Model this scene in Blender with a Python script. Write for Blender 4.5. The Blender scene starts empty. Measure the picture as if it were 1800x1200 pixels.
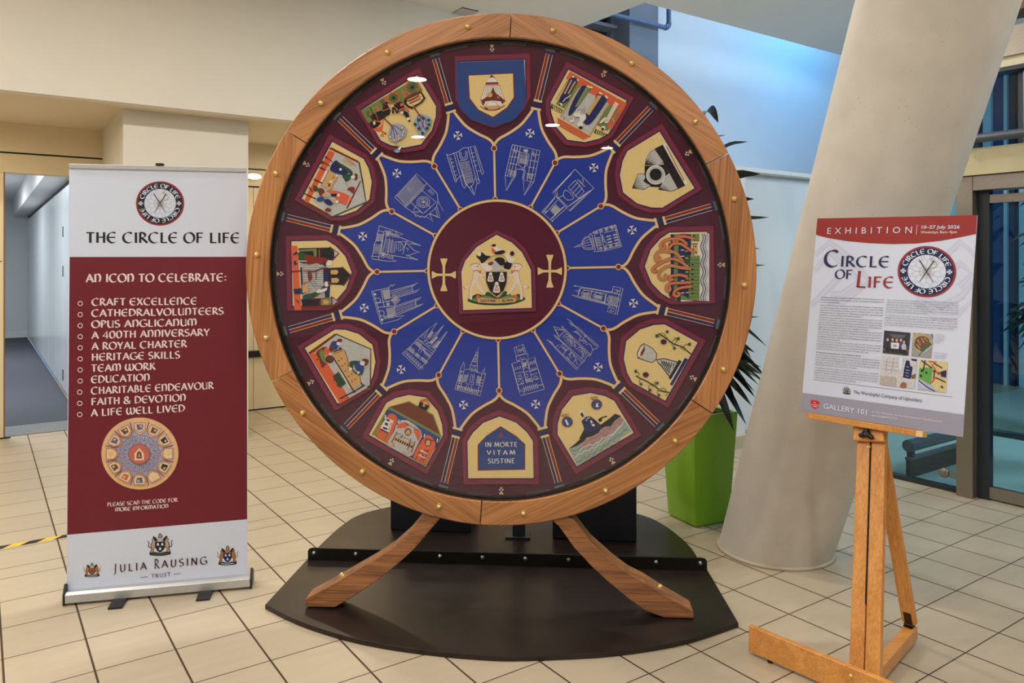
import bpy, bmesh, math, random
from mathutils import Vector, Matrix
random.seed(7)
SC = bpy.context.scene
COL = SC.collection
# ---------------------------------------------------------------- camera
F, HZ, EYE = 1350.0, 460.0, 1.6          # focal length in px, horizon row, eye height
cam_d = bpy.data.cameras.new('camera'); cam = bpy.data.objects.new('camera', cam_d); COL.objects.link(cam)
cam.location = (0, 0, EYE); cam.rotation_euler = (math.pi/2, 0, 0)
cam_d.sensor_width = 36; cam_d.lens = 36*F/1800; cam_d.shift_y = -(600-HZ)/1800
cam_d.clip_start = 0.05; cam_d.clip_end = 200
SC.camera = cam
# ---------------------------------------------------------------- world, exposure
SC.view_settings.view_transform = 'Standard'; SC.view_settings.look = 'None'
SC.view_settings.exposure = 0.0; SC.view_settings.gamma = 1.0; SC.view_settings.use_curve_mapping = False
wd = bpy.data.worlds.new('daylight'); SC.world = wd; wd.use_nodes = True
bg = wd.node_tree.nodes['Background']; bg.inputs[0].default_value = (0.42, 0.62, 0.88, 1); bg.inputs[1].default_value = 0.5

A0 = math.radians(34.8)
DV = Vector((math.cos(A0), math.sin(A0), 0)); NV = Vector((-math.sin(A0), math.cos(A0), 0))
def W(p, q, z=0.0): return DV*p + NV*q + Vector((0, 0, z))     # building grid -> world

def area(name, loc, energy, col, size, to=None, sy=None, shape='DISK', spread=180):
    l = bpy.data.lights.new(name, 'AREA'); l.energy = energy; l.color = col; l.shape = shape; l.size = size
    if sy: l.size_y = sy
    l.spread = math.radians(spread)
    o = bpy.data.objects.new(name, l); COL.objects.link(o); o.location = loc
    d = (Vector(to)-Vector(loc)) if to is not None else Vector((0, 0, -1))
    o.rotation_euler = d.to_track_quat('-Z', 'Y').to_euler(); return o
WARM = (1.0, 0.955, 0.89); NEUT = (1.0, 0.95, 0.88)
CEIL = 4.155
def WI(x, y): return (x*DV.x+y*DV.y, x*NV.x+y*NV.y)              # world -> building grid
# recessed hall downlights, several added to brighten background and pillar (lamp bodies are built in the lamp builder): world x, y, watts
LAMPS = [(-4.2, .6, 38), (-2.6, .9, 33), (-1.2, .5, 32), (.3, .9, 31), (1.7, .5, 16), (3.0, 1.3, 12), (-5.6, 2.6, 42), (-3.4, 2.8, 38), (-1.9, 3.85, 38), (-.45, 4.85, 40), (1.2, 5.6, 38), (3.4, 3.0, 34), (-5.2, 4.2, 32),
         (-2.2, -3.4, 34), (1.6, -3.0, 52), (3.0, -2.0, 40), (-.6, -7.2, 30), (2.2, -7.6, 34), (-3.4, -8.2, 24), (.4, -10.2, 24)]
for (x, y, e) in LAMPS:
    area('downlight_beam', (x, y, CEIL-.03), e, WARM, .26)
area('soffit_glow', W(-.6, 7.6, 2.78), 18, (1.0, .84, .60), .3)
area('soffit_glow', W(3.2, 7.6, 2.78), 20, (1.0, .84, .60), .3)
area('corridor_beam', W(-.6, 10.6, 2.85), 80, (.93, .97, 1.0), .5)
area('corridor_beam', W(-.6, 14.5, 2.85), 80, (.93, .97, 1.0), .5)
area('atrium_daylight', W(9.9, 5.6, 5.4), 36, (.04, .44, 1.0), .8, to=W(9.8, 7.0, 4.2))
area('atrium_skylight', W(8.0, 5.4, 8.0), 72, (.84, .86, 1.0), 2.0, to=W(8.0, 6.6, 2.5))
area('entrance_daylight', W(7.6, .6, 3.4), 165, (.58, .79, 1.0), 1.6, to=W(5.2, 4.4, 1.0))
area('outdoor_daylight', W(9.4, 2.6, 5.0), 420, (.55, .80, 1.0), 2.5, to=W(7.6, 2.4, 0.0))
# ---------------------------------------------------------------- helpers
def lin(c):
    return tuple((x/12.92 if x <= .04045 else ((x+.055)/1.055)**2.4) for x in (v/255 for v in c[:3]))
MATS = {}
def mat(name, rgb, rough=.6, metal=0.0, vary=.06, scale=40, bump=0.0, coat=0.0, spec=.5, emit=0.0):
    if name in MATS: return MATS[name]
    m = bpy.data.materials.new(name); m.use_nodes = True; nt = m.node_tree; N = nt.nodes; L = nt.links
    b = N['Principled BSDF']; c = lin(rgb)
    b.inputs['Roughness'].default_value = rough; b.inputs['Metallic'].default_value = metal
    b.inputs['Specular IOR Level'].default_value = spec
    b.inputs['Coat Weight'].default_value = coat; b.inputs['Coat Roughness'].default_value = .12
    tc = N.new('ShaderNodeTexCoord'); nz = N.new('ShaderNodeTexNoise'); nz.inputs['Scale'].default_value = scale; nz.inputs['Detail'].default_value = 4
    L.new(tc.outputs['Object'], nz.inputs['Vector'])
    mr = N.new('ShaderNodeMapRange'); mr.inputs['From Min'].default_value = .25; mr.inputs['From Max'].default_value = .75
    mr.inputs['To Min'].default_value = 1-vary; mr.inputs['To Max'].default_value = 1+vary
    L.new(nz.outputs['Fac'], mr.inputs['Value'])
    mx = N.new('ShaderNodeVectorMath'); mx.operation = 'SCALE'; mx.inputs[0].default_value = c
    L.new(mr.outputs['Result'], mx.inputs['Scale']); L.new(mx.outputs['Vector'], b.inputs['Base Color'])
    if bump:
        bp = N.new('ShaderNodeBump'); bp.inputs['Strength'].default_value = bump; bp.inputs['Distance'].default_value = .002
        L.new(nz.outputs['Fac'], bp.inputs['Height']); L.new(bp.outputs['Normal'], b.inputs['Normal'])
    if emit:
        b.inputs['Emission Color'].default_value = (*c, 1); b.inputs['Emission Strength'].default_value = emit
    MATS[name] = m; return m

def ob(name, me, parent=None, **props):
    o = bpy.data.objects.new(name, me); COL.objects.link(o)
    if parent is not None: o.parent = parent
    for k, v in props.items(): o[k] = v
    return o
def thing(name, label, cat, loc=(0, 0, 0), rz=0.0, group=None):
    o = ob(name, None); o.location = loc; o.rotation_euler = (0, 0, rz); o['label'] = label; o['category'] = cat
    if group: o['group'] = group
    return o

class MB:
    """collects faces and links them as ONE mesh object"""
    def __init__(s): s.v = []; s.f = []; s.m = []; s.mats = []; s.sm = []
    def mi(s, m):
        if m not in s.mats: s.mats.append(m)
        return s.mats.index(m)
    def add(s, vs, fs, m, smooth=False):
        o = len(s.v); s.v += [tuple(x) for x in vs]; i = s.mi(m)
        for f in fs: s.f.append(tuple(o+k for k in f)); s.m.append(i); s.sm.append(smooth)
    def box(s, lo, hi, m, M=None):
        x0, y0, z0 = lo; x1, y1, z1 = hi
        vs = [Vector(c) for c in ((x0,y0,z0),(x1,y0,z0),(x1,y1,z0),(x0,y1,z0),(x0,y0,z1),(x1,y0,z1),(x1,y1,z1),(x0,y1,z1))]
        if M is not None: vs = [M @ v for v in vs]
        s.add(vs, [(0,3,2,1),(4,5,6,7),(0,1,5,4),(1,2,6,5),(2,3,7,6),(3,0,4,7)], m)
    def gbox(s, p0, p1, q0, q1, z0, z1, m):       # box on the building grid
        vs = [W(p0,q0,z0),W(p1,q0,z0),W(p1,q1,z0),W(p0,q1,z0),W(p0,q0,z1),W(p1,q0,z1),W(p1,q1,z1),W(p0,q1,z1)]
        s.add(vs, [(0,3,2,1),(4,5,6,7),(0,1,5,4),(1,2,6,5),(2,3,7,6),(3,0,4,7)], m)
    def prism(s, poly, fn0, fn1, m, m_side=None):  # poly list of 2-D points; fn maps (a,b) to 3-D for each cap
        n = len(poly); a = [fn0(*p) for p in poly]; b = [fn1(*p) for p in poly]
        s.add(a, [tuple(range(n))], m); s.add(b, [tuple(range(n-1, -1, -1))], m)
        s.add(a+b, [(i, i+n, (i+1) % n+n, (i+1) % n) for i in range(n)], m_side or m)
    def tube(s, pts, r, m, n=12, cap=True):
        pts = [Vector(p) for p in pts]; rs = r if isinstance(r, (list, tuple)) else [r]*len(pts)
        vs = []; up = None
        for i, p in enumerate(pts):
            t = (pts[min(i+1, len(pts)-1)]-pts[max(i-1, 0)]).normalized()
            if up is None: up = Vector((0, 0, 1)) if abs(t.z) < .9 else Vector((1, 0, 0))
            x = up.cross(t).normalized(); y = t.cross(x).normalized(); up = y
            for k in range(n):
                a = 2*math.pi*k/n; vs.append(p+x*math.cos(a)*rs[i]+y*math.sin(a)*rs[i])
        fs = [(i*n+k, i*n+(k+1) % n, (i+1)*n+(k+1) % n, (i+1)*n+k) for i in range(len(pts)-1) for k in range(n)]
        s.add(vs, fs, m, True)
        if cap:
            s.add(vs[:n], [tuple(range(n-1, -1, -1))], m); s.add(vs[-n:], [tuple(range(n))], m)
    def lathe(s, prof, M, m, n=24):               # prof (r,z) rings about local z
        vs = []
        for r, z in prof:
            for k in range(n):
                a = 2*math.pi*k/n; vs.append(M @ Vector((r*math.cos(a), r*math.sin(a), z)))
        fs = [(i*n+k, i*n+(k+1) % n, (i+1)*n+(k+1) % n, (i+1)*n+k) for i in range(len(prof)-1) for k in range(n)]
        s.add(vs, fs, m, True)
        s.add(vs[:n], [tuple(range(n-1, -1, -1))], m); s.add(vs[-n:], [tuple(range(n))], m)
    def build(s, name, parent=None, bevel=0.0, **props):
        me = bpy.data.meshes.new(name); me.from_pydata(s.v, [], s.f)
        for m in s.mats: me.materials.append(m)
        me.polygons.foreach_set('material_index', s.m); me.polygons.foreach_set('use_smooth', s.sm); me.update()
        o = ob(name, me, parent, **props)
        if bevel:
            bm = bmesh.new(); bm.from_mesh(me); bmesh.ops.remove_doubles(bm, verts=bm.verts, dist=1e-5)
            bmesh.ops.recalc_face_normals(bm, faces=bm.faces); bm.to_mesh(me); bm.free()
            b = o.modifiers.new('bevel', 'BEVEL'); b.width = bevel; b.segments = 2; b.limit_method = 'ANGLE'; b.angle_limit = math.radians(40)
        return o
def struct(mb, name, **k): return mb.build(name, None, kind='structure', **k)
def pix_plane(o, ax, az, nrm):
    """photo pixel -> coordinates (a,b) on a plane through o with unit axes ax, az"""
    o, ax, az, nrm = Vector(o), Vector(ax), Vector(az), Vector(nrm)
    C = Vector((0, 0, EYE))
    def fn(u, v):
        d = Vector(((u-900)/F, 1, -(v-HZ)/F)); t = (o-C).dot(nrm)/d.dot(nrm); h = C+d*t-o
        return (h.dot(ax), h.dot(az))
    return fn
def copy_tree(o, parent=None):
    c = o.copy(); COL.objects.link(c)
    if parent is not None: c.parent = parent
    for ch in list(o.children): copy_tree(ch, c)
    return c
# ---------------------------------------------------------------- flat artwork (embroidery, print)
def pts(s): return [tuple(float(c) for c in t.split(',')) for t in s.split()]
def circ(cx, cy, rx, ry=None, a0=0, a1=360, n=24):
    ry = rx if ry is None else ry
    k = n if a1-a0 in (360, -360) else n+1
    return [(cx+rx*math.cos(math.radians(a0+(a1-a0)*i/n)), cy+ry*math.sin(math.radians(a0+(a1-a0)*i/n))) for i in range(k)]
def ribbon(P, w, closed=False):
    """constant-width stroke along P as a list of quads"""
    n = len(P); N = []
    for i in range(n):
        a = P[(i-1) % n] if (closed or i > 0) else P[i]; b = P[(i+1) % n] if (closed or i < n-1) else P[i]
        dx, dy = b[0]-a[0], b[1]-a[1]; l = math.hypot(dx, dy) or 1e-9; N.append((-dy/l, dx/l))
    ww = w if isinstance(w, (list, tuple)) else [w]*n
    A = [(p[0]+k[0]*t/2, p[1]+k[1]*t/2) for p, k, t in zip(P, N, ww)]; B = [(p[0]-k[0]*t/2, p[1]-k[1]*t/2) for p, k, t in zip(P, N, ww)]
    return [[A[i], A[(i+1) % n], B[(i+1) % n], B[i]] for i in range(n if closed else n-1)]
def smooth(P, k=4, closed=False):
    """Catmull-Rom through the points"""
    out = []; n = len(P)
    rng = range(n if closed else n-1)
    for i in rng:
        g = lambda j: P[j % n] if closed else P[max(0, min(n-1, j))]
        p0, p1, p2, p3 = g(i-1), g(i), g(i+1), g(i+2)
        for s in range(k):
            t = s/k
            out.append(tuple(.5*((2*p1[d])+(-p0[d]+p2[d])*t+(2*p0[d]-5*p1[d]+4*p2[d]-p3[d])*t*t+(-p0[d]+3*p1[d]-3*p2[d]+p3[d])*t**3) for d in (0, 1)))
    if not closed: out.append(P[-1])
    return out
class Art:
    """flat shapes on one plane, each a hair in front of the last; to2 maps drawing units to plane metres, to3 plane metres (a,b,offset) to 3-D"""
    def __init__(s, to2, to3, step=.00012, base=0.0): s.to2, s.to3, s.step, s.lay, s.mb = to2, to3, step, base, MB()
    def raw(s, m, polys):                         # polys already in plane metres
        for P in polys:
            a = sum(P[i][0]*P[(i+1) % len(P)][1]-P[(i+1) % len(P)][0]*P[i][1] for i in range(len(P)))
            if a < 0: P = P[::-1]
            s.mb.add([s.to3(x, y, s.lay) for x, y in P], [tuple(range(len(P)))], m)
        s.lay += s.step
    def p(s, m, t): P = pts(t) if isinstance(t, str) else t; s.raw(m, [[s.to2(*q) for q in P]])
    def sp(s, m, t, k=4): s.p(m, smooth(pts(t), k, True))
    def l(s, m, w, t, sm=0, closed=False):        # stroke, width in drawing units
        P = pts(t) if isinstance(t, str) else t
        if sm: P = smooth(P, sm, closed)
        s.raw(m, [[s.to2(*q) for q in Q] for Q in ribbon(P, w, closed)])
    def ls(s, m, w, t, sm=0):                     # several strokes separated by ;
        for k in t.split(';'): s.l(m, w, k.strip(), sm)
    def c(s, m, x, y, r, ry=None, n=20): s.p(m, circ(x, y, r, ry, n=n))
    def hatch(s, m, w, a, b, c, d, n):            # n strokes from points along a-b to points along c-d
        Q = []
        for i in range(n):
            t = (i+.5)/n; P = [(a[0]+(b[0]-a[0])*t, a[1]+(b[1]-a[1])*t), (c[0]+(d[0]-c[0])*t, c[1]+(d[1]-c[1])*t)]
            Q += ribbon(P, w)
        s.raw(m, [[s.to2(*q) for q in R] for R in Q])
    def build(s, name, parent=None, **k): return s.mb.build(name, parent, **k)

# ---------------------------------------------------------------- pen lettering
def _a(cx, cy, rx, ry, d0, d1, n=10):
    return [(cx+rx*math.cos(math.radians(d0+(d1-d0)*i/n)), cy+ry*math.sin(math.radians(d0+(d1-d0)*i/n))) for i in range(n+1)]
def _st(x, y0=0, y1=1): return ('s', [(x, y1), (x, y0)])
GL = {
 'A': (.80, [[(.03,0),(.42,1)], [(.38,1),(.78,0)], [(.17,.34),(.62,.34)]]),
 'B': (.66, [_st(.12), _a(.12,.76,.36,.24,90,-90), _a(.12,.27,.46,.27,90,-90)]),
 'C': (.86, [_a(.5,.5,.45,.5,52,308,14)]),
 'D': (.84, [_st(.12), _a(.12,.5,.66,.5,90,-90,14)]),
 'E': (.78, [_a(.48,.5,.42,.5,58,302,14), [(.08,.52),(.70,.52)]]),
 'F': (.66, [_st(.14), [(.10,.97),(.62,.97)], [(.14,.54),(.54,.54)]]),
 'G': (.88, [_a(.5,.5,.45,.5,52,325,14), [(.56,.44),(.88,.44)], [(.84,.44),(.84,.10)]]),
 'H': (.80, [_st(.13), _st(.67), [(.13,.53),(.67,.53)]]),
 'I': (.28, [_st(.14)]),
 'J': (.40, [[(.22,1),(.22,.05),(.16,-.14),(.04,-.22)]]),
 'K': (.72, [_st(.12), [(.12,.45),(.62,1)], [(.26,.58),(.70,0)]]),
 'L': (.62, [_st(.14), [(.10,.03),(.60,.03)]]),
 'M': (1.06, [[(.53,.92),(.53,0)], _a(.30,.5,.24,.5,50,235,12), _a(.76,.5,.24,.5,130,-55,12)]),
 'N': (.76, [_st(.12), [(.12,.80)]+_a(.40,.5,.27,.5,112,-62,12)]),
 'O': (.94, [_a(.47,.5,.43,.5,90,450,20)]),
 'P': (.62, [_st(.12), _a(.12,.74,.44,.26,90,-90)]),
 'Q': (.94, [_a(.47,.5,.43,.5,90,450,20), [(.5,.2),(.9,-.15)]]),
 'R': (.72, [_st(.12), _a(.12,.74,.42,.26,90,-90), [(.26,.48),(.72,0)]]),
 'S': (.60, [_a(.30,.75,.24,.25,40,270,9)+_a(.28,.25,.26,.25,90,-140,9)]),
 'T': (.70, [_st(.35), [(.02,.96),(.68,.96)]]),
 'U': (.80, [[(.12,1),(.12,.42)]+_a(.40,.34,.28,.34,180,360,10)+[(.68,1)], [(.68,1),(.68,0)]]),
 'V': (.78, [[(.04,1),(.40,0)], [(.38,0),(.74,1)]]),
 'W': (1.12, [_a(.32,.5,.26,.5,120,300,12)+[(.56,.5),(.56,.95)], [(.56,.5)]+_a(.80,.5,.26,.5,240,420,12)]),
 'X': (.76, [[(.06,1),(.70,0)], [(.68,1),(.06,0)]]),
 'Y': (.72, [[(.04,1),(.36,.45)], [(.68,1),(.36,.45),(.36,0)]]),
 '&': (.86, [[(.80,0)]+_a(.34,.76,.20,.24,200,-40,10)+_a(.36,.26,.32,.26,130,330,10)+[(.80,.45)]]),
 '4': (.70, [[(.50,0),(.50,1),(.04,.30),(.68,.30)]]),
 '0': (.74, [_a(.36,.5,.30,.5,90,450,18)]),
 ':': (.30, [[(.15,.12),(.15,.24)], [(.15,.56),(.15,.68)]]),
 '.': (.30, [[(.13,.44),(.13,.54)]]),
}
ROMAN = dict(GL)
ROMAN.update({
 'E': (.60, [_st(.14), [(.1,.97),(.56,.97)], [(.14,.52),(.5,.52)], [(.1,.03),(.58,.03)]]),
 'M': (.98, [[(.08,0),(.20,1)], [(.20,1),(.49,.12)], [(.49,.12),(.78,1)], [(.78,1),(.90,0)]]),
 'N': (.82, [[(.12,0),(.12,1)], [(.12,1),(.70,0)], [(.70,0),(.70,1)]]),
 'U': (.76, [[(.12,1),(.12,.32)]+_a(.38,.30,.26,.30,180,360,10)+[(.64,1)]]),
 'W': (1.1, [[(.04,1),(.30,0)], [(.30,0),(.55,.9)], [(.55,.9),(.80,0)], [(.80,0),(1.06,1)]]),
})
def pen_polys(text, font=GL, pen=.15, thin=.045, ang=25, serif=True, gap=.10, small=0.0):
    """polygons of a line of pen lettering, cap height 1; lower-case letters are drawn as small capitals of height `small`"""
    out = []; x = 0.0
    for ch in text:
        if ch == ' ': x += .42; continue
        k = 1.0
        if small and ch.islower(): k = small
        if ch == '.': pass
        w, S = font[ch.upper()]
        for st in S:
            ser = isinstance(st, tuple); P = st[1] if ser else st
            P = [(x+a*k, b*k) for a, b in P]; T = []
            for i in range(len(P)):
                a, b = P[max(0, i-1)], P[min(len(P)-1, i+1)]
                th = math.atan2(b[1]-a[1], b[0]-a[0]); T.append(thin+pen*abs(math.sin(th-math.radians(ang)))*(k**.5))
            out += ribbon(P, T)
            if ser and serif:
                for (sx, sy) in (P[0], P[-1]):
                    s0 = -1 if sy < .1 else 1
                    out.append([(sx-.11*k, sy), (sx+.11*k, sy), (sx+.11*k, sy-s0*.045), (sx-.11*k, sy-s0*.045)])
        x += w*k+gap
    return out, x-gap
_tx = {}
def sans_polys(text, space=1.0, bold=False, shear=0.0):
    """polygons of a line of plain type from the built-in font, capital height 1"""
    key = (text, space, bold, shear)
    if key in _tx: return _tx[key]
    cu = bpy.data.curves.new('type', 'FONT'); cu.body = text; cu.size = 1/.729; cu.resolution_u = 2; cu.space_character = space
    cu.offset = .022 if bold else 0.0
    o = bpy.data.objects.new('type', cu); COL.objects.link(o)
    dg = bpy.context.evaluated_depsgraph_get(); me = bpy.data.meshes.new_from_object(o.evaluated_get(dg))
    V = [(v.co.x, v.co.y) for v in me.vertices]; P = [[V[i] for i in f.vertices] for f in me.polygons]
    bpy.data.objects.remove(o); bpy.data.curves.remove(cu); bpy.data.meshes.remove(me)
    xs = [p[0] for p in V] or [0]; x0 = min(xs); P = [[(a-x0, b) for a, b in Q] for Q in P]
    _tx[key] = (P, max(xs)-x0); return _tx[key]
def put_text(art, m, polys_w, a, b, h):
    """fit a line of lettering between plane points a and b (metres), capital height h"""
    P, w = polys_w; dx, dy = b[0]-a[0], b[1]-a[1]; l = math.hypot(dx, dy); ex, ey = dx/l, dy/l; sx = l/w
    art.raw(m, [[(a[0]+ex*x*sx-ey*y*h, a[1]+ey*x*sx+ex*y*h) for x, y in Q] for Q in P])
def ring_text(art, m, text, c, r, h, mid, span, font=GL, **k):
    """lettering round a circle, tops outward, clockwise; mid and span in degrees clockwise from the top"""
    P, w = pen_polys(text, font, **k)
    Q = []
    for q in P:
        R = []
        for x, y in q:
            t = math.radians(mid-span/2+span*x/w); rr = r+y*h; R.append((c[0]+math.sin(t)*rr, c[1]+math.cos(t)*rr))
        Q.append(R)
    art.raw(m, Q)
# ================================================================ the setting
def floor_mat():
    m = bpy.data.materials.new('floor_tiles'); m.use_nodes = True; nt = m.node_tree; N = nt.nodes; L = nt.links; b = N['Principled BSDF']
    def M(op, a, c=None, d=None):
        n = N.new('ShaderNodeMath'); n.operation = op
        for i, x in enumerate((a, c, d)):
            if x is None: continue
            if isinstance(x, (int, float)): n.inputs[i].default_value = x
            else: L.new(x, n.inputs[i])
        return n.outputs[0]
    tc = N.new('ShaderNodeTexCoord')
    def dot(v):
        n = N.new('ShaderNodeVectorMath'); n.operation = 'DOT_PRODUCT'; L.new(tc.outputs['Object'], n.inputs[0]); n.inputs[1].default_value = v; return n.outputs['Value']
    p = dot(DV); q = dot(NV)
    far = M('GREATER_THAN', q, 4.80)
    q2 = M('SUBTRACT', q, M('MULTIPLY', far, 0.153))
    P = M('DIVIDE', M('SUBTRACT', p, .375), .2945); Q = M('DIVIDE', M('SUBTRACT', q2, .2725), .3125)
    fp = M('ABSOLUTE', M('SUBTRACT', M('FRACT', M('ADD', P, .5)), .5)); fq = M('ABSOLUTE', M('SUBTRACT', M('FRACT', M('ADD', Q, .5)), .5))
    strip = M('LESS_THAN', M('ABSOLUTE', M('SUBTRACT', q, 4.80)), .0022)
    g = M('MAXIMUM', M('MAXIMUM', M('LESS_THAN', fp, .0135), M('LESS_THAN', fq, .0090)), strip)
    cb = N.new('ShaderNodeCombineXYZ'); L.new(M('FLOOR', P), cb.inputs[0]); L.new(M('FLOOR', Q), cb.inputs[1])
    wn = N.new('ShaderNodeTexWhiteNoise'); L.new(cb.outputs[0], wn.inputs['Vector'])
    cs = N.new('ShaderNodeCombineXYZ'); L.new(M('MULTIPLY', p, 3.0), cs.inputs[0]); L.new(M('MULTIPLY', q, 14.0), cs.inputs[1]); L.new(M('MULTIPLY', wn.outputs['Value'], 30), cs.inputs[2])
    nz = N.new('ShaderNodeTexNoise'); nz.inputs['Scale'].default_value = 1.6; nz.inputs['Detail'].default_value = 6; L.new(cs.outputs[0], nz.inputs['Vector'])
    k = M('ADD', M('MULTIPLY', M('SUBTRACT', nz.outputs['Fac'], .5), .22), M('ADD', M('MULTIPLY', M('SUBTRACT', wn.outputs['Value'], .5), .07), 1.0))
    sc = N.new('ShaderNodeVectorMath'); sc.operation = 'SCALE'; sc.inputs[0].default_value = lin((184, 170, 147)); L.new(k, sc.inputs['Scale'])
    mx = N.new('ShaderNodeMix'); mx.data_type = 'RGBA'; L.new(g, mx.inputs['Factor']); L.new(sc.outputs[0], mx.inputs['A']); mx.inputs['B'].default_value = (*lin((64, 46, 24)), 1)
    L.new(mx.outputs['Result'], b.inputs['Base Color'])
    L.new(M('ADD', M('MULTIPLY', g, .4), .36), b.inputs['Roughness'])
    bp = N.new('ShaderNodeBump'); bp.inputs['Strength'].default_value = .35; bp.inputs['Distance'].default_value = .002; bp.invert = True
    L.new(g, bp.inputs['Height']); L.new(bp.outputs['Normal'], b.inputs['Normal'])
    return m
def concrete_mat():
    m = mat('cast_concrete', (204, 198, 188), .75, vary=.07, scale=6); nt = m.node_tree; N = nt.nodes; L = nt.links; b = N['Principled BSDF']
    src = b.inputs['Base Color'].links[0].from_socket
    tc = N.new('ShaderNodeTexCoord'); v = N.new('ShaderNodeTexVoronoi'); v.inputs['Scale'].default_value = 48; v.inputs['Randomness'].default_value = 1
    L.new(tc.outputs['Object'], v.inputs['Vector'])
    n2 = N.new('ShaderNodeTexNoise'); n2.inputs['Scale'].default_value = 9; L.new(tc.outputs['Object'], n2.inputs['Vector'])
    a = N.new('ShaderNodeMath'); a.operation = 'MULTIPLY'; a.inputs[1].default_value = .16; L.new(n2.outputs['Fac'], a.inputs[0])
    c = N.new('ShaderNodeMath'); c.operation = 'LESS_THAN'; L.new(v.outputs['Distance'], c.inputs[0]); 
    s = N.new('ShaderNodeMath'); s.operation = 'SUBTRACT'; L.new(a.outputs[0], s.inputs[0]); s.inputs[1].default_value = .012; L.new(s.outputs[0], c.inputs[1])
    f = N.new('ShaderNodeMath'); f.operation = 'MULTIPLY'; f.inputs[1].default_value = .75; L.new(c.outputs[0], f.inputs[0])
    mx = N.new('ShaderNodeMix'); mx.data_type = 'RGBA'; L.new(f.outputs[0], mx.inputs['Factor']); L.new(src, mx.inputs['A']); mx.inputs['B'].default_value = (*lin((105, 92, 76)), 1)
    L.new(mx.outputs['Result'], b.inputs['Base Color']); return m
def glass_mat(name, tint=(1, 1, 1), refl=1.0):
    m = bpy.data.materials.new(name); m.use_nodes = True; nt = m.node_tree; N = nt.nodes; L = nt.links; N.clear()
    o = N.new('ShaderNodeOutputMaterial'); mx = N.new('ShaderNodeMixShader'); tr = N.new('ShaderNodeBsdfTransparent'); gl = N.new('ShaderNodeBsdfGlossy')
    tr.inputs[0].default_value = (*tint, 1); gl.inputs['Roughness'].default_value = 0.0
    ge = N.new('ShaderNodeNewGeometry'); d = N.new('ShaderNodeVectorMath'); d.operation = 'DOT_PRODUCT'; L.new(ge.outputs['Normal'], d.inputs[0]); L.new(ge.outputs['Incoming'], d.inputs[1])
    def M(op, a, c=None):
        n = N.new('ShaderNodeMath'); n.operation = op
        for i, x in enumerate((a, c)):
            if x is None: continue
            if isinstance(x, (int, float)): n.inputs[i].default_value = x
            else: L.new(x, n.inputs[i])
        return n.outputs[0]
    f = M('ADD', M('MULTIPLY', M('POWER', M('SUBTRACT', 1.0, M('ABSOLUTE', d.outputs['Value'])), 5.0), .95), .043)
    L.new(M('MULTIPLY', f, refl), mx.inputs[0]); L.new(tr.outputs[0], mx.inputs[1]); L.new(gl.outputs[0], mx.inputs[2]); L.new(mx.outputs[0], o.inputs[0])
    return m
PLA = mat('warm_plaster', (226, 220, 206), .85, vary=.02, scale=3)
TAN = mat('tan_panel', (224, 208, 174), .6, vary=.02, scale=3)
WHT = mat('white_plaster', (226, 226, 224), .8, vary=.02, scale=3)
SOF = mat('soffit_plaster', (222, 208, 180), .85, vary=.02, scale=3)
GRY = mat('grey_plaster', (128, 132, 140), .7, vary=.04, scale=4)
BLK = mat('black_gap', (18, 18, 20), .6)
DKG = mat('dark_frame', (40, 46, 56), .4, vary=.04)
STL = mat('brushed_steel', (150, 142, 132), .36, .75, vary=.05, scale=60)
PIP = mat('grey_pipe', (88, 96, 108), .4, .2, vary=.04)
WLA = mat('white_laminate', (214, 220, 224), .25, vary=.02, coat=.3)
CRE = mat('cream_metal', (196, 188, 152), .4, .3, vary=.10, scale=5)
CONC = concrete_mat()
GLS = glass_mat('tinted_glass', (.62, .80, .84)); CLR = glass_mat('clear_acrylic', (1, 1, 1), .95)
CARP = mat('corridor_carpet', (78, 80, 90), .95, vary=.30, scale=160)
MATT = mat('entrance_matting', (128, 130, 134), .9, vary=.25, scale=70)
TEAL = mat('outdoor_paving', (182, 188, 176), .5, vary=.08, scale=2)
m = MB(); m.add([W(-14,-16,0), W(5.58,-16,0), W(5.58,4.3,0), W(13,4.3,0), W(13,12,0), W(-14,12,0)], [(0,1,2,3,4,5)], floor_mat()); struct(m, 'floor')
m = MB(); m.gbox(5.58,20,-16,4.3,-.05,0.0,TEAL); struct(m, 'floor_outside')
# corridor behind the left doorway
m = MB(); m.gbox(-1.6,.85,8.40,8.9,.001,.006,MATT); struct(m, 'floor_threshold')
m = MB(); m.gbox(-1.6,.85,8.9,19.2,.001,.008,CARP); struct(m, 'floor_corridor')
m = MB(); m.gbox(-1.7,1.0,19.2,19.3,0,2.9,WLA); m.gbox(-1.6,.85,19.17,19.2,.009,.11,WHT); struct(m, 'wall_corridor_end')
m = MB(); m.gbox(-1.7,-1.6,8.53,19.3,0,2.9,WLA); struct(m, 'wall_corridor_side')
m = MB(); m.gbox(-1.7,.60,8.53,19.3,2.9,3.0,WHT); m.gbox(.60,1.0,8.53,19.3,2.55,3.0,WHT); struct(m, 'ceiling_corridor')
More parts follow.
